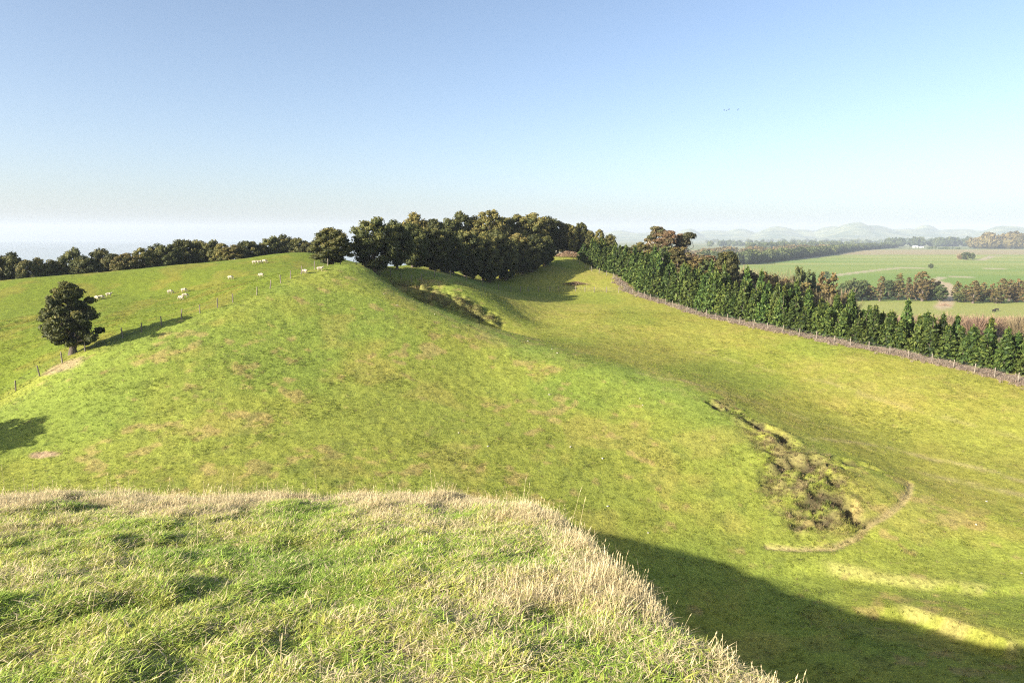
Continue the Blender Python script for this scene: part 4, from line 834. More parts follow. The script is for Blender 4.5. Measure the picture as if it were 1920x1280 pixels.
fence([(16.07, 180.0), (17.42, 177.29), (18.72, 174.68), (20.05, 172.01), (21.55, 169.61), (23.04, 167.22), (24.44, 164.9), (24.7, 162.01), (24.94, 159.41), (25.19, 156.66), (25.45, 153.85), (25.7, 151.15), (26.29, 148.69), (27.14, 146.42), (27.98, 144.15), (28.89, 141.72), (29.85, 139.13), (30.74, 136.4), (31.53, 133.67), (32.24, 131.2), (33.07, 128.33), (34.14, 126.02), (35.39, 123.46), (36.45, 121.3), (37.71, 118.72), (39.04, 116.24), (40.49, 113.6), (41.93, 111.01), (43.47, 108.65), (45.2, 106.28), (46.89, 103.97), (48.56, 101.76), (50.09, 99.78), (51.75, 97.63), (53.49, 95.23), (54.95, 93.17), (56.69, 90.7), (58.12, 88.38), (59.42, 86.1), (60.6, 84.04), (61.81, 81.71), (62.87, 79.47), (64.08, 76.94), (65.67, 74.44), (67.27, 71.92)], 'post and wire fence along the foot of the pine belt')

# ---------------------------------------------------------------- sheep: one continuous body grown on a skeleton
M['wool'], _n, _b = nt('cream_wool'); _q = noise_n(_n, 14, 4, 0.7, N(_n, 'ShaderNodeTexCoord').outputs['Object'])
_n.links.new(mixc(_n, _q.outputs[0], (0.36, 0.29, 0.20), (0.56, 0.49, 0.37)), _b.inputs['Base Color'])
_bp = N(_n, 'ShaderNodeBump'); _bp.inputs['Strength'].default_value = 0.8; _bp.inputs['Distance'].default_value = 0.04; _n.links.new(_q.outputs[0], _bp.inputs['Height']); _n.links.new(_bp.outputs[0], _b.inputs['Normal'])
def skinned(name, V, E, Rd, root=0, sub=2):
    me = bpy.data.meshes.new(name); me.from_pydata(V, E, []); me.update()
    o = bpy.data.objects.new(name, me); COL.objects.link(o)
    o.modifiers.new('s', 'SKIN'); s = o.modifiers.new('u', 'SUBSURF'); s.levels = sub; s.render_levels = sub
    for i, r in enumerate(Rd): o.data.skin_vertices[0].data[i].radius = (r, r) if not isinstance(r, tuple) else r
    o.data.skin_vertices[0].data[root].use_root = True
    dg = bpy.context.evaluated_depsgraph_get(); out = bpy.data.meshes.new_from_object(o.evaluated_get(dg)); out.name = name
    bpy.data.objects.remove(o); return smooth(out)
def sheep_mesh(graze):
    V = [(0, 0, 0.62), (0.26, 0, 0.64), (0.46, 0, 0.66), (-0.26, 0, 0.63), (-0.46, 0, 0.62)]; Rd = [0.27, 0.27, 0.20, 0.28, 0.20]
    E = [(0, 1), (1, 2), (0, 3), (3, 4)]
    hd = [(0.60, 0, 0.60), (0.70, 0, 0.36), (0.78, 0, 0.14)] if graze else [(0.60, 0, 0.80), (0.68, 0, 0.93), (0.86, 0, 0.86)]
    k = len(V); V += hd; Rd += [0.12, 0.09, 0.055]; E += [(2, k), (k, k+1), (k+1, k+2)]
    for s in (-1, 1):     # ears
        e = hd[1]; V.append((e[0]-0.02, s*0.14, e[2]+0.03)); Rd.append(0.022); E.append((k+1, len(V)-1))
    for bx, b in ((0.32, 1), (-0.34, 3)):
        for s in (-1, 1):
            n = len(V); dx = 0.03*s; V += [(bx, s*0.13, 0.40), (bx+dx-0.02, s*0.13, 0.22), (bx+dx, s*0.13, 0.02)]; Rd += [0.075, 0.04, 0.036]; E += [(b, n), (n, n+1), (n+1, n+2)]
    n = len(V); V.append((-0.60, 0, 0.48)); Rd.append(0.045); E.append((4, n))
    return skinned('sheep', V, E, Rd)
SHEEP = [sheep_mesh(True), sheep_mesh(False)]
for (x, y, rot, g, lab) in [(-71.24, 116.95, 2.8, 0, 'sheep in the pair below the skyline bush, nearer the lone tree'), (-70.77, 117.4, 0.2, 0, 'sheep in the pair below the skyline bush, the one facing right'), (-70.42, 119.05, 0.4, 1, 'single sheep just uphill of the pair nearest the lone tree'), (-58.97, 117.65, 0.3, 0, 'sheep grazing by itself left of the cluster of three on mid slope'), (-56.49, 117.5, 0.2, 0, 'uppermost sheep of the cluster of three on mid slope'), (-52.82, 108.8, 2.9, 0, 'lowest sheep of the cluster of three on mid slope'), (-53.92, 112.4, 0.4, 0, 'middle sheep of the cluster of three on mid slope'), (-50.77, 123.35, 0.1, 0, 'lone sheep grazing between the mid slope cluster and the top group'), (-45.11, 123.2, 3.0, 0, 'lone sheep grazing below the group of three near the skyline'), (-51.97, 138.5, 0.2, 1, 'sheep nearest the frame edge in the group of three near the skyline'), (-50.84, 138.35, 0.5, 0, 'middle sheep of the group of three near the skyline'), (-50.34, 139.7, 0.1, 0, 'sheep nearest the knoll in the group of three near the skyline'), (-31.82, 105.35, 2.7, 0, 'sheep against the fence just below the knoll'), (-30.01, 107.15, 0.3, 1, 'sheep lying closest to the knoll trees by the fence')]:
    o = put('sheep', SHEEP[g], M['wool'], None, (x, y, EYE+ground(x, y)-0.02), lab, 'sheep', 'sheep on the green hillside'); o.rotation_euler = (0, 0, rot); o.scale = (0.8, 0.8, 0.8)

# ---------------------------------------------------------------- small far things
M['hide'], _n, _b = nt('dark_hide'); _b.inputs['Base Color'].default_value = (0.025, 0.02, 0.018, 1)
COW = SHEEP[0].copy(); COW.materials.clear(); COW.materials.append(M['hide'])
for (x, y, rot, lab) in [(274.1, 386.6, 0.2, 'dark cow on the river flat green, left one of the two'), (279.9, 392.3, 2.8, 'dark cow on the river flat green, right one of the two')]:
    o = put('cow', COW, None, None, (x, y, EYE+ground(x, y)), lab, 'cow', 'cattle on the river flat'); o.rotation_euler = (0, 0, rot); o.scale = (1.9, 1.6, 1.7)
M['feather'], _n, _b = nt('dark_feather'); _b.inputs['Base Color'].default_value = (0.02, 0.02, 0.022, 1)
def bird_mesh(up):
    V = [(0.22, 0, 0), (0.05, 0.045, 0.0), (0.05, -0.045, 0.0), (0.05, 0, 0.05), (0.05, 0, -0.05), (-0.16, 0, 0), (-0.27, 0.06, 0), (-0.27, -0.06, 0)]
    F = [(0, 1, 3), (0, 3, 2), (0, 4, 1), (0, 2, 4), (5, 3, 1), (5, 2, 3), (5, 1, 4), (5, 4, 2), (5, 6, 7)]
    for s in (1, -1):
        k = len(V); V += [(0.10, s*0.03, 0.02), (-0.05, s*0.03, 0.02), (0.10, s*0.26, 0.02+0.16*up), (-0.04, s*0.26, 0.02+0.16*up), (-0.03, s*0.52, 0.02+0.20*up)]
        F += [(k, k+1, k+3, k+2), (k+2, k+3, k+4)]
    me = bpy.data.meshes.new('bird'); me.from_pydata(V, [], F); me.update(); return me
BIRDS = [bird_mesh(1), bird_mesh(-0.6)]
for i, (x, y, z, lab) in enumerate([(71.8, 240, 86.4, 'first bird of the small flock, leftmost in the sky'), (73.9, 244, 87.2, 'second bird of the small flock, close behind the leftmost'), (75.8, 248, 88.0, 'third bird of the small flock'), (80.3, 252, 88.9, 'last bird of the flock, flying apart to the right')]):
    o = put('bird', BIRDS[i % 2], M['feather'], None, (x, y, z), lab, 'bird', 'birds crossing the sky'); o.rotation_euler = (0.2*i, 0, 2.6+0.3*i); o.scale = (1.25,)*3
M['stone'], _n, _b = nt('pale_limestone'); _q = noise_n(_n, 9, 4, 0.6, N(_n, 'ShaderNodeTexCoord').outputs['Object']); _n.links.new(mixc(_n, _q.outputs[0], (0.30, 0.27, 0.21), (0.48, 0.45, 0.38)), _b.inputs['Base Color'])
def stone_mesh(seed):
    rng = np.random.default_rng(seed); iv, f = ico(); v = iv*(0.8+0.35*np.sin(iv[:, [0]]*3+seed)*np.cos(iv[:, [1]]*4+seed))*[0.20, 0.15, 0.11]; return mesh_np('stone', v, None, f)
STONES = [stone_mesh(i) for i in range(4)]
for i, (x, y, s) in enumerate([(5.41, 91.15, 0.6), (-19.05, 101.5, 0.49), (2.25, 94.75, 0.73), (6.01, 89.2, 0.67), (-16.53, 98.05, 0.74), (-11.13, 97.75, 0.6), (4.36, 77.8, 0.8), (14.75, 76.75, 0.54), (14.78, 75.25, 0.57), (-5.42, 67.15, 0.56), (-2.35, 64.6, 0.7), (8.85, 64.15, 0.81), (11.3, 53.65, 0.52), (8.37, 56.65, 0.7), (5.87, 65.95, 0.76), (41.54, 56.95, 0.54), (36.61, 46.0, 0.48), (37.82, 52.75, 0.68)]):
    o = put('stone', STONES[i % 4], M['stone'], None, (x, y, EYE+ground(x, y)+0.03*s), 'small pale limestone lump lying in the grazed hill pasture', 'stone', 'pale stones in the pasture'); o.scale = (s, s, s); o.rotation_euler = (0, 0, i)
# farm sheds far across the plain
M['wall'], _n, _b = nt('white_weatherboard'); _b.inputs['Base Color'].default_value = (0.72, 0.72, 0.70, 1)
M['roof'], _n, _b = nt('pale_iron_roof'); _b.inputs['Base Color'].default_value = (0.55, 0.56, 0.57, 1); _b.inputs['Roughness'].default_value = 0.5
M['dark'], _n, _b = nt('dark_opening'); _b.inputs['Base Color'].default_value = (0.03, 0.03, 0.035, 1)
def box(a, b):
    V = [(x, y, z) for z in (a[2], b[2]) for x, y in ((a[0], a[1]), (b[0], a[1]), (b[0], b[1]), (a[0], b[1]))]
    return V, [(0, 3, 2, 1), (4, 5, 6, 7), (0, 1, 5, 4), (1, 2, 6, 5), (2, 3, 7, 6), (3, 0, 4, 7)]
def pyd(name, V, F):
    me = bpy.data.meshes.new(name); me.from_pydata(V, [], F); me.update(); return me
def shed(x, y, w, d, h, lab):
    o = bpy.data.objects.new('farm_shed', None); COL.objects.link(o); o.location = (x, y, EYE+ground(x, y)); tag(o, lab, 'shed', 'farm buildings across the plain')
    put('wall', pyd('wall', *box((-w/2, -d/2, -0.5), (w/2, d/2, h))), M['wall'], o)
    e = 0.6; r = h+d*0.28
    put('roof', pyd('roof', [(-w/2-e, -d/2-e, h-0.2), (w/2+e, -d/2-e, h-0.2), (w/2+e, 0, r), (-w/2-e, 0, r), (w/2+e, d/2+e, h-0.2), (-w/2-e, d/2+e, h-0.2)], [(0, 1, 2, 3), (3, 2, 4, 5), (0, 3, 5), (1, 4, 2)]), M['roof'], o)
    put('door', pyd('door', *box((-w*0.15, -d/2-0.08, 0), (w*0.12, -d/2-0.01, h*0.8))), M['dark'], o)
    for k in (-0.36, 0.32): put('window', pyd('window', *box((w*k-0.9, -d/2-0.08, h*0.4), (w*k+0.9, -d/2-0.01, h*0.75))), M['dark'], o)
for q in [(1694.6, 2895.9, 20, 10, 4.6, 'white farm shed with pale roof far across the plain'), (1694.7, 2850.7, 13, 8, 3.6, 'smaller white farm building beside the far shed')]: shed(*q)
# heap of dead branches
def brush(name, x, y, rx, ry, h, n, lab, cat):
    rng = np.random.default_rng(n); p = np.stack([rng.normal(0, rx*0.5, n), rng.normal(0, ry*0.5, n), np.zeros(n)], 1)
    q = np.hypot(p[:, 0]/rx, p[:, 1]/ry); p[:, 2] = h*np.clip(1-q, 0.05, 1)*rng.random(n)
    d = rnd_unit(rng, n); d[:, 2] = np.abs(d[:, 2])*0.6; L = 0.35+0.7*rng.random((n, 1)); w = np.cross(d, rnd_unit(rng, n))*0.05
    v = np.stack([p-w, p+w, p+d*L], 1).reshape(-1, 3); me = mesh_np(name, v, None, np.arange(3*n).reshape(n, 3))
    a = me.attributes.new('tone', 'FLOAT', 'POINT'); a.data.foreach_set('value', np.repeat(np.clip(0.7+rng.normal(0, 0.2, n), 0, 1), 3).astype(np.float32))
    put(name, me, M['willow'], None, (x, y, EYE+ground(x, y)), lab, cat)
for q in [('brush_heap', 15.03, 160.55, 2.6, 1.2, 0.7, 900, 'heap of pinkish dead brush on the slope above the hollow', 'brush'), ('low_scrub', 15.18, 184.65, 5, 2, 1.6, 2500, 'low brown scrub on the hilltop by the first pines', 'scrub'), ('rubbish_heap', 269.3, 423.5, 4, 2.5, 2.2, 800, 'rust red heap beside the gravel lane on the flat', 'heap')]: brush(*q)

# ---------------------------------------------------------------- far belts and woods that read as one mass
def mass(name, spots, mat, lab, seed, leaf=1.6, per=0.9):
    rng = np.random.default_rng(seed); P = []
    for (x, y, r, h) in spots:
        g = EYE+ground(x, y)
        P.append((x, y, g+h*0.5, r, h*0.55, np.clip(0.45+rng.normal(0, 0.2), 0, 1)))
    me = crown_mesh(name, rng, P, per, leaf, core=0.9)
    put(name, me, mat, None, None, lab, 'trees', None, 'stuff')
def belt(L, wdt, h, step, rng):
    out = []
    for (a, b) in zip(L[:-1], L[1:]):
        n = max(1, int(math.dist(a, b)/step))
        for i in range(n):
            t = (i+rng.random())/n; out.append((a[0]+(b[0]-a[0])*t+rng.gauss(0, wdt*0.3), a[1]+(b[1]-a[1])*t+rng.gauss(0, wdt*0.3), h*(0.45+0.25*rng.random()), h*(0.75+0.5*rng.random())))
    return out
for k, (L, wdt, h, step, mt, lab) in enumerate([([(267.7, 1013.1), (374.2, 1094.8), (539.4, 1336.8), (725.7, 1613.7), (1089.6, 2198.0), (1613.9, 2895.9)], 14, 17, 8, 'broadleaf', 'dark shelter belt sweeping along the edge of the tan field'), ([(401.8, 1523.6), (567.3, 1662.9), (820.7, 1961.4), (1021.5, 2198.0)], 70, 16, 9, 'kahikatea', 'brown wood behind the sweeping shelter belt'), ([(749.1, 2198.0), (1094.9, 2618.9), (1603.8, 3238.3)], 60, 20, 16, 'broadleaf', 'dark pine plantation beyond the brown wood'), ([(1779.3, 3238.3), (1954.7, 3238.3), (2169.0, 3336.9), (2230.3, 3238.3)], 60, 34, 16, 'broadleaf', 'dark trees around the farm buildings across the plain'), ([(1743.7, 2618.9), (1782.3, 2557.7), (1915.9, 2499.3)], 40, 46, 14, 'kahikatea', 'tall brown trees at the far edge of the plain near the frame edge'), ([(902.2, 3238.3), (1644.2, 3935.9), (2745.0, 4796.4)], 150, 22, 30, 'broadleaf', 'far hazy belt of trees below the hills, nearer line'), ([(1451.3, 5520.2), (3216.6, 6500.9), (4745.2, 6137.5)], 300, 26, 60, 'broadleaf', 'far hazy belt of trees below the hills, farther line'), ([(366.0, 1274.2), (501.7, 1405.7), (675.7, 1613.7)], 20, 9, 10, 'willow', 'thin brown hedge on the tan field behind the shelter belt'), ([(1161.1, 2499.3), (1412.5, 2683.0)], 16, 10, 10, 'kahikatea', 'short brown hedge at the far side of the plain'), ([(1544.7, 2557.7), (1589.4, 2443.5)], 10, 8, 9, 'broadleaf', 'low dark hedge in front of the far farm buildings'), ([(2394.3, 4240.2), (3103.0, 5015.7), (4268.5, 5520.2)], 200, 28, 30, 'broadleaf', 'hazy woods behind the farm buildings')]):
    mass('treeline', belt(L, wdt, h, step, random.Random(k)), M[mt], lab, 500+k, leaf=h*0.16, per=14.0/h)

# ---------------------------------------------------------------- grass: tufts scattered over the ground
def grass_material(name, transl=0.28):
    m, n, b = nt(name)
    ti = N(n, 'ShaderNodeAttribute', attribute_name='tint'); ti.attribute_type = 'INSTANCER'
    tn = N(n, 'ShaderNodeAttribute', attribute_name='tone')
    k = maprange(n, tn.outputs['Fac'], 0, 1, 0.75, 1.55); cc = N(n, 'ShaderNodeCombineColor')
    for i in range(3): n.links.new(k, cc.inputs[i])
    c = mixc(n, 1.0, ti.outputs['Color'], cc.outputs[0], 'MULTIPLY')
    st = N(n, 'ShaderNodeAttribute', attribute_name='straw')
    c = mixc(n, st.outputs['Fac'], c, (0.66, 0.54, 0.31))
    n.links.new(c, b.inputs['Base Color']); b.inputs['Roughness'].default_value = 0.6; b.inputs['Specular IOR Level'].default_value = 0.2
    tr = N(n, 'ShaderNodeBsdfTranslucent'); n.links.new(c, tr.inputs[0]); mx = N(n, 'ShaderNodeMixShader'); mx.inputs[0].default_value = transl
    n.links.new(b.outputs[0], mx.inputs[1]); n.links.new(tr.outputs[0], mx.inputs[2])
    n.links.new(mx.outputs[0], [q for q in n.nodes if q.type == 'OUTPUT_MATERIAL'][0].inputs[0])
    return m
MG = grass_material('grass_blades')
def tuft_mesh(name, seed, n, h, spread, wid, lean, straw, heads=0, segs=3):
    rng = np.random.default_rng(seed); V, F, T, S = [], [], [], []
    for i in range(n):
        th, q = rng.random()*6.283, spread*math.sqrt(rng.random()); b = np.array([math.cos(th)*q, math.sin(th)*q, -0.03])
        L = h*(0.45+0.75*rng.random()); a = rng.random()*6.283; ln = lean*(0.4+1.2*rng.random())
        d = np.array([math.cos(a), math.sin(a), 0]); s = np.array([-d[1], d[0], 0])*wid*(0.6+0.8*rng.random()); k = len(V)
        st = 1.0 if rng.random() < straw else 0.0; tn = np.clip(0.5+rng.normal(0, 0.25), 0, 1)
        for j in range(segs):
            t = j/segs; p = b+d*L*ln*t*t+np.array([0, 0, L*(t-0.35*ln*t*t)]); wj = s*(1-0.55*t); V += [p-wj, p+wj]; T += [tn*(0.6+0.4*t)]*2; S += [st*(0.5+0.5*min(1, t*2))]*2
        V.append(b+d*L*ln+np.array([0, 0, L*(1-0.35*ln)])); T.append(tn); S.append(st)
        for j in range(segs-1): F.append((k+2*j, k+2*j+1, k+2*j+3, k+2*j+2))
        F.append((k+2*segs-2, k+2*segs-1, k+2*segs))
    for i in range(heads):                        # seed stalks
        th, q = rng.random()*6.283, spread*rng.random(); b = np.array([math.cos(th)*q, math.sin(th)*q, 0]); L = h*(1.1+0.9*rng.random()); a = rng.random()*6.283
        d = np.array([math.cos(a), math.sin(a), 0])*L*0.22; s = np.array([-math.sin(a), math.cos(a), 0])*wid*0.5; k = len(V); e = b+d+np.array([0, 0, L])
        V += [b-s, b+s, e+s*0.7, e-s*0.7, e-s*2.6+[0, 0, -L*0.02], e+s*2.6+[0, 0, -L*0.02], e+d*0.25+[0, 0, L*0.13]]; T += [0.6]*7; S += [1.0]*7
        F += [(k, k+1, k+2, k+3), (k+4, k+5, k+6)]
    me = bpy.data.meshes.new(name); me.from_pydata([tuple(v) for v in V], [], F); me.update()
    for nm, arr in (('tone', T), ('straw', S)):
        at_ = me.attributes.new(nm, 'FLOAT', 'POINT'); at_.data.foreach_set('value', np.array(arr, np.float32))
    me.materials.append(MG); return me
def scatter(name, protos, x, y, scale, tint, idx, lab, cat, hz=None, seed=1, sink=0.0):
    """one stuff object: a point cloud that carries tufts by geometry nodes"""
    rng = np.random.default_rng(seed); n = len(x)
    col_ = bpy.data.collections.new(name+'_kinds')
    for i, me in enumerate(protos):
        o = bpy.data.objects.new('tuft_kind_%02d' % i, me); col_.objects.link(o)
    z = EYE+height(x, y)-sink
    me = bpy.data.meshes.new(name); me.vertices.add(n); me.vertices.foreach_set('co', np.stack([x, y, z], 1).astype(np.float32).ravel())
    def attr(nm, ty, key, arr): a = me.attributes.new(nm, ty, 'POINT'); a.data.foreach_set(key, np.asarray(arr).ravel())
    rot = np.stack([rng.normal(0, 0.12, n), rng.normal(0, 0.12, n), rng.random(n)*6.283], 1).astype(np.float32)
    sc3 = np.stack([scale, scale, scale if hz is None else hz], 1).astype(np.float32)
    attr('rot', 'FLOAT_VECTOR', 'vector', rot); attr('scl', 'FLOAT_VECTOR', 'vector', sc3); attr('pick', 'INT', 'value', idx.astype(np.int32))
    a = me.attributes.new('tint', 'FLOAT_COLOR', 'POINT'); a.data.foreach_set('color', np.concatenate([tint, np.ones((n, 1))], 1).astype(np.float32).ravel())
    g = bpy.data.node_groups.new(name+'_scatter', 'GeometryNodeTree')
    g.interface.new_socket('Geometry', in_out='INPUT', socket_type='NodeSocketGeometry'); g.interface.new_socket('Geometry', in_out='OUTPUT', socket_type='NodeSocketGeometry')
    gi = g.nodes.new('NodeGroupInput'); go = g.nodes.new('NodeGroupOutput')
    mp = g.nodes.new('GeometryNodeMeshToPoints'); ip = g.nodes.new('GeometryNodeInstanceOnPoints'); ci = g.nodes.new('GeometryNodeCollectionInfo')
    ci.inputs['Collection'].default_value = col_; ci.inputs['Separate Children'].default_value = True; ci.inputs['Reset Children'].default_value = True
    def na(nm, ty): q = g.nodes.new('GeometryNodeInputNamedAttribute'); q.data_type = ty; q.inputs['Name'].default_value = nm; return q.outputs['Attribute']
    l = g.links.new; l(gi.outputs[0], mp.inputs[0]); l(mp.outputs[0], ip.inputs['Points']); l(ci.outputs[0], ip.inputs['Instance'])
    ip.inputs['Pick Instance'].default_value = True; l(na('pick', 'INT'), ip.inputs['Instance Index'])
    l(na('rot', 'FLOAT_VECTOR'), ip.inputs['Rotation']); l(na('scl', 'FLOAT_VECTOR'), ip.inputs['Scale']); l(ip.outputs[0], go.inputs[0])
    o = put(name, me, None, None, None, lab, cat, None, 'stuff'); md = o.modifiers.new('scatter', 'NODES'); md.node_group = g
    return o
GREEN = [tuft_mesh('green_tuft', 10+i, 44, 0.070, 0.10, 0.0040, 1.1, 0.14) for i in range(5)]
MIXED = [tuft_mesh('mixed_tuft', 20+i, 38, 0.080, 0.10, 0.0037, 1.05, 0.36) for i in range(4)]
STRAW = [tuft_mesh('straw_tuft', 30+i, 36, 0.125, 0.09, 0.0032, 0.75, 0.78, 1) for i in range(4)]
TALL = [tuft_mesh('tall_stalks', 40+i, 10, 0.20, 0.07, 0.0022, 0.40, 0.92, 2) for i in range(3)]
COARSE = [tuft_mesh('coarse_tuft', 50+i, 26, 0.15, 0.16, 0.012, 0.9, 0.0, 0, 2) for i in range(4)]
DRY = [tuft_mesh('dry_tussock', 60+i, 40, 0.55, 0.22, 0.014, 0.55, 0.0, 0, 2) for i in range(3)]

rg = np.random.default_rng(77)
def near_grass():
    n = 80000
    th = rg.uniform(-0.80, 0.80, n); r = 2.2+12.6*rg.random(n)**0.72
    x = r*np.sin(th); y = r*np.cos(th)
    # two thirds of the tufts gather in clumps
    k_ = rg.random(n) < 0.66; nc = 5200; tc = rg.uniform(-0.80, 0.80, nc); rc = 2.2+12.6*rg.random(nc)**0.72; pick_ = rg.integers(0, nc, n)
    x = np.where(k_, rc[pick_]*np.sin(tc[pick_])+rg.normal(0, 0.075, n), x); y = np.where(k_, rc[pick_]*np.cos(tc[pick_])+rg.normal(0, 0.075, n), y); big_ = 0.8+0.75*rg.random(nc)**2; boost = np.where(k_, big_[pick_], 0.75); r = np.hypot(x, y)
    d = poly_sd(x, y, SPUR); keep = (d < 1.2+1.0*rg.random(n)); x, y, d, r, boost = x[keep], y[keep], d[keep], r[keep], boost[keep]; n = len(x)
    wet = fbm(x, y, 2.2, 3, 101); pat = fbm(x, y, 0.9, 3, 102)
    edge = np.exp(-np.abs(d+0.05)/0.30)*0.60+0.60*sstep(7.8, 10.6, y)*sstep(-0.25, 0.25, wet+0.2)
    s_ = 0.40*pat+0.50*wet+0.9*edge+0.02+0.15*rg.normal(size=n)
    kind = np.where(s_ > 0.42, 2, np.where(s_ > 0.10, 1, 0)); kind = np.where((kind == 2) & (rg.random(n) < 0.05), 3, kind); kind = np.where((kind < 2) & (rg.random(n) < 0.003), 3, kind)
    idx = np.where(kind == 0, rg.integers(0, 5, n), np.where(kind == 1, 5+rg.integers(0, 4, n), np.where(kind == 2, 9+rg.integers(0, 4, n), 13+rg.integers(0, 3, n))))
    lush = lerp(np.tile(C_(0.290, 0.395, 0.060), (n, 1)), C_(0.420, 0.420, 0.092), sstep(-0.3, 0.4, pat+0.4*rg.normal(size=n)))
    lush = lerp(lush, C_(0.235, 0.330, 0.055), sstep(0.1, 0.45, -wet)); lush = lerp(lush, C_(0.46, 0.37, 0.20), 0.8*(kind >= 2))
    hum = 0.60+1.15*np.clip(fbm(x, y, 0.55, 2, 103)+0.35, 0, 1)
    sc_ = (0.75+0.5*rg.random(n))*np.where(kind >= 2, 0.95, 1.0); hz = 0.70*sc_*hum*boost*np.where(kind >= 2, 0.65+0.3*rg.random(n), 1.0)
    # pick order in the collection is alphabetical by object name = list order
    scatter('near_grass', GREEN+MIXED+STRAW+TALL, x, y, sc_, lush, idx, 'rough tufted green and straw grass on the spur in front', 'grass', hz, 3)
near_grass()
def far_grass():
    n = 210000; th = rg.uniform(-0.72, 0.72, n); r = 14+118*rg.random(n)**0.62
    x = r*np.sin(th); y = r*np.cos(th); d = poly_sd(x, y, SPUR)
    ro, sl = masks(x, y); cl = fbm(x, y, 3.0, 3, 111)+0.7*fbm(x, y, 14, 2, 112)
    p = 0.30+0.75*sstep(0.12, 0.6, cl)+1.0*ro+0.9*sl+0.9*(1-sstep(14, 30, d)); keep = (rg.random(n) < p) & (d > 0.6)
    x, y, d, ro, sl, cl = [q[keep] for q in (x, y, d, ro, sl, cl)]; n = len(x)
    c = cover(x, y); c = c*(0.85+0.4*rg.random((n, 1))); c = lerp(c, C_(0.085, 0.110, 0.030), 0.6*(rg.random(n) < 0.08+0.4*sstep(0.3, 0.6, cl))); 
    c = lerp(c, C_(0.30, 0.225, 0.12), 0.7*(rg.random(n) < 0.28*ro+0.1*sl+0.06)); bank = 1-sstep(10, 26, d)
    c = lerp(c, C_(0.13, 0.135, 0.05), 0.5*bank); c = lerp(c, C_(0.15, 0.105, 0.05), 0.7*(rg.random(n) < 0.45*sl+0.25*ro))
    sc_ = (0.55+0.55*rg.random(n))*(1.15+0.7*ro*rg.random(n)+2.6*sl*rg.random(n)+0.9*bank*rg.random(n)); dry = (rg.random(n) < 0.03+0.03*ro+0.06*bank) & ((ro+bank) > 0.3)
    idx = np.where(dry, 4+rg.integers(0, 3, n), rg.integers(0, 4, n)); sc_ = np.where(dry, sc_*0.7, sc_)
    scatter('pasture_tufts', COARSE+DRY, x, y, sc_, c, idx, 'short tufts and rushes scattered over the grazed hill pasture', 'grass', None, 4, 0.02)
far_grass()
def flank_grass():
    n = 26000; x = rg.uniform(0, 34, n); y = rg.uniform(3, 46, n)**1.0; d = poly_sd(x, y, SPUR); keep = (d > 0.5) & (d < 27) & (np.abs(x/(y+0.1)) < 1.0); x, y, d = x[keep], y[keep], d[keep]; n = len(x)
    w = fbm(x, y, 2.5, 3, 131); c = lerp(np.tile(C_(0.17, 0.20, 0.045), (n, 1)), C_(0.30, 0.245, 0.12), sstep(0.0, 0.45, w+0.2*rg.normal(size=n)))
    scatter('bank_grass', MIXED+COARSE, x, y, (0.9+1.1*rg.random(n))*(1+0.5*sstep(0, 0.5, w)), c, rg.integers(0, 8, n), 'coarse grass on the steep shaded bank below the spur', 'grass', None, 6, 0.02)
flank_grass()
def fence_weeds():
    L = [(24.43, 165.0), (25.8, 150.0), (30.28, 138.0), (33.16, 128.0), (35.77, 123.0), (38.07, 118.0), (40.4, 114.0), (42.48, 110.0), (45.17, 106.0), (47.61, 103.0), (49.83, 100.0), (52.24, 97.0), (54.88, 93.5), (57.19, 90.0), (59.19, 86.5), (61.2, 83.0), (62.59, 80.0), (64.05, 77.0)]; n = 6500; t = rg.random(n)*(len(L)-1); i = t.astype(int); fr = t-i; A = np.array(L)
    p = A[i]+(A[np.minimum(i+1, len(L)-1)]-A[i])*fr[:, None]+np.stack([rg.normal(0.7, 0.75, n), rg.normal(0.5, 0.6, n)], 1)
    cl = fbm(p[:, 0], p[:, 1], 5, 3, 121); k = rg.random(n) < 0.30+0.9*sstep(-0.15, 0.35, cl); p = p[k]; n = len(p)
    c = lerp(np.tile(C_(0.29, 0.215, 0.175), (n, 1)), C_(0.40, 0.33, 0.235), rg.random(n))
    scatter('fence_weeds', DRY, p[:, 0], p[:, 1], 0.8+0.6*rg.random(n), c, rg.integers(0, 3, n), 'strip of dead pinkish grey weeds along the fence under the pines', 'weeds', (0.42+0.45*rg.random(n))*(0.7+0.9*np.clip(fbm(p[:, 0], p[:, 1], 3, 2, 122)+0.4, 0, 1)), 5)
fence_weeds()
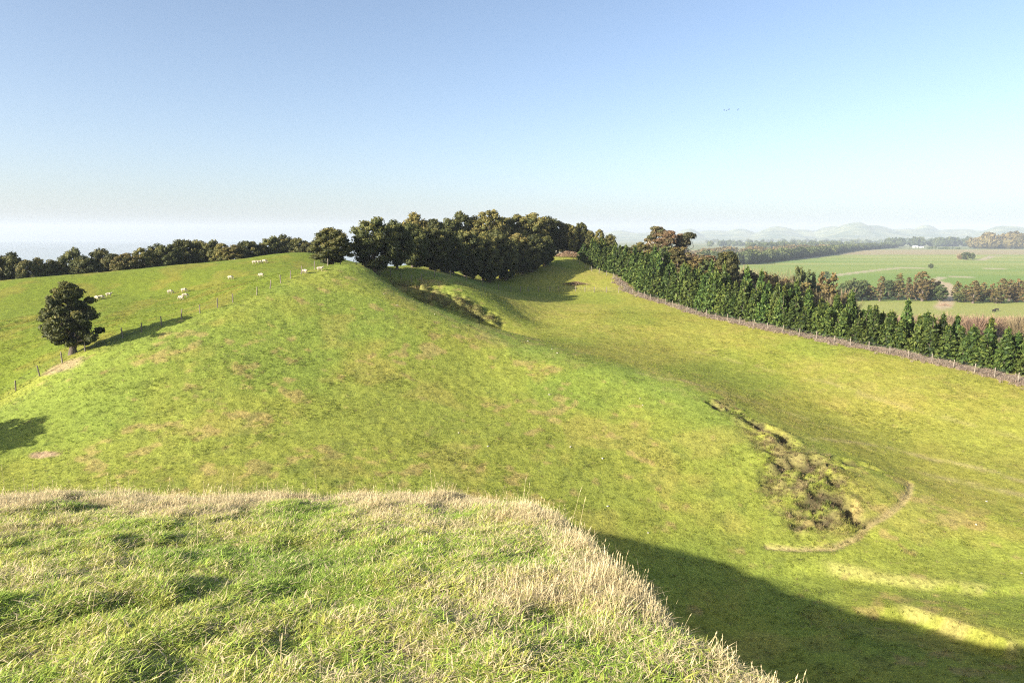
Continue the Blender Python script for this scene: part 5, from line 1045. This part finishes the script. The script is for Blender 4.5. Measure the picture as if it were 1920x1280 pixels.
# ---------------------------------------------------------------- hills on the horizon
def build_hills():
    m, n, b = nt('far_hills'); 
    geo = N(n, 'ShaderNodeNewGeometry').outputs['Position']
    q = noise_n(n, 0.004, 5, 0.6, geo); c = mixc(n, maprange(n, q.outputs[0], 0.4, 0.6, 0, 1), (0.07, 0.10, 0.04), (0.19, 0.20, 0.09))
    n.links.new(c, b.inputs['Base Color'])
    peaks = [(0.1568, 9500, 125.0, 330), (0.1943, 9300, 109.0, 420), (0.1228, 9500, 103.9, 300), (0.2505, 9000, 165.9, 190), (0.2851, 9300, 121.2, 420), (0.3201, 9400, 148.3, 260), (0.3677, 9200, 177.1, 330), (0.3945, 9500, 146.6, 300), (0.4331, 9600, 165.8, 330), (0.461, 9000, 199.7, 300), (0.4826, 9200, 176.6, 330), (0.5382, 9900, 188.7, 230), (0.5185, 9500, 140.6, 500), (0.5747, 9700, 139.4, 600), (0.6217, 9400, 168.5, 400), (0.6756, 9600, 160.4, 500), (0.0693, 9500, 111.4, 600), (0.7629, 9800, 127.2, 900)]
    az = np.radians(np.linspace(-1, 75, 500)); dist = np.linspace(6200, 11000, 60)
    D, A = np.meshgrid(dist, az, indexing='ij'); x = D*np.sin(A); y = D*np.cos(A)
    prof = np.zeros(x.shape)
    for (pa, pd, ph, pw) in peaks:
        prof = np.maximum(prof, ph*np.exp(-((A-pa)*D/pw)**2-((D-pd)/900)**2)+0)
    low = 26*sstep(6300, 8200, D)*(0.8+0.9*fbm(x, y, 1500, 4, 7))
    z = EYE-46+prof*(0.92+0.35*fbm(x, y, 500, 4, 8))+low+prof*0
    z = np.where(D > 10700, EYE-60, z)
    na = len(az); i = np.arange(len(dist)-1)[:, None]*na; j = np.arange(na-1)[None]
    f = np.stack([i+j, i+j+1, i+na+j+1, i+na+j], -1).reshape(-1, 4)
    me = smooth(mesh_np('hills', np.stack([x, y, z], -1).reshape(-1, 3), f))
    put('hills', me, m, kind='structure')
build_hills()

# ---------------------------------------------------------------- sea sheet beyond the bush, added to mirror the pale sky
def build_added_sea():
    m, n, b = nt('added_sea_water'); b.inputs['Base Color'].default_value = (0.06, 0.08, 0.09, 1); b.inputs['Roughness'].default_value = 0.1; b.inputs['Specular IOR Level'].default_value = 0.38
    geo = N(n, 'ShaderNodeNewGeometry').outputs['Position']; q = noise_n(n, 0.05, 4, 0.6, geo); bp = N(n, 'ShaderNodeBump'); bp.inputs['Strength'].default_value = 0.05; bp.inputs['Distance'].default_value = 0.2
    n.links.new(q.outputs[0], bp.inputs['Height']); n.links.new(bp.outputs[0], b.inputs['Normal'])
    az = np.radians(np.linspace(-75, 3, 60)); rr = np.geomspace(520, 11800, 24); D, A = np.meshgrid(rr, az, indexing='ij')
    D = D*(1+0.12*np.sin(A*9)*np.exp(-(D-520)/800))
    v = np.stack([D*np.sin(A), D*np.cos(A), np.full(D.shape, EYE-39.5)], -1).reshape(-1, 3); na = len(az); i = np.arange(len(rr)-1)[:, None]*na; j = np.arange(na-1)[None]
    me = mesh_np('added_sea', v, np.stack([i+j, i+j+1, i+na+j+1, i+na+j], -1).reshape(-1, 4)[:, ::-1]); put('added_sea', smooth(me), m, kind='structure')
build_added_sea()

# ---------------------------------------------------------------- air
def build_haze():
    m = bpy.data.materials.new('haze_air'); m.use_nodes = True; n = m.node_tree
    for q in list(n.nodes):
        if q.type == 'BSDF_PRINCIPLED': n.nodes.remove(q)
    v = n.nodes.new('ShaderNodeVolumePrincipled')
    v.inputs['Color'].default_value = (0.72, 0.82, 0.95, 1); v.inputs['Density'].default_value = 0.0001
    v.inputs['Anisotropy'].default_value = 0.0
    n.links.new(v.outputs[0], [q for q in n.nodes if q.type == 'OUTPUT_MATERIAL'][0].inputs['Volume'])
    a, lo, hi = 12300.0, EYE-66.0, EYE+210.0
    vs = [(sx*a, sy*a, z) for z in (lo, hi) for sx, sy in ((-1, -1), (1, -1), (1, 1), (-1, 1))]
    fs = [(0, 3, 2, 1), (4, 5, 6, 7), (0, 1, 5, 4), (1, 2, 6, 5), (2, 3, 7, 6), (3, 0, 4, 7)]
    me = bpy.data.meshes.new('haze'); me.from_pydata(vs, [], fs); me.update()
    put('haze', me, m, kind='stuff', label='pale morning haze over the plain and hills', cat='haze')
build_haze()
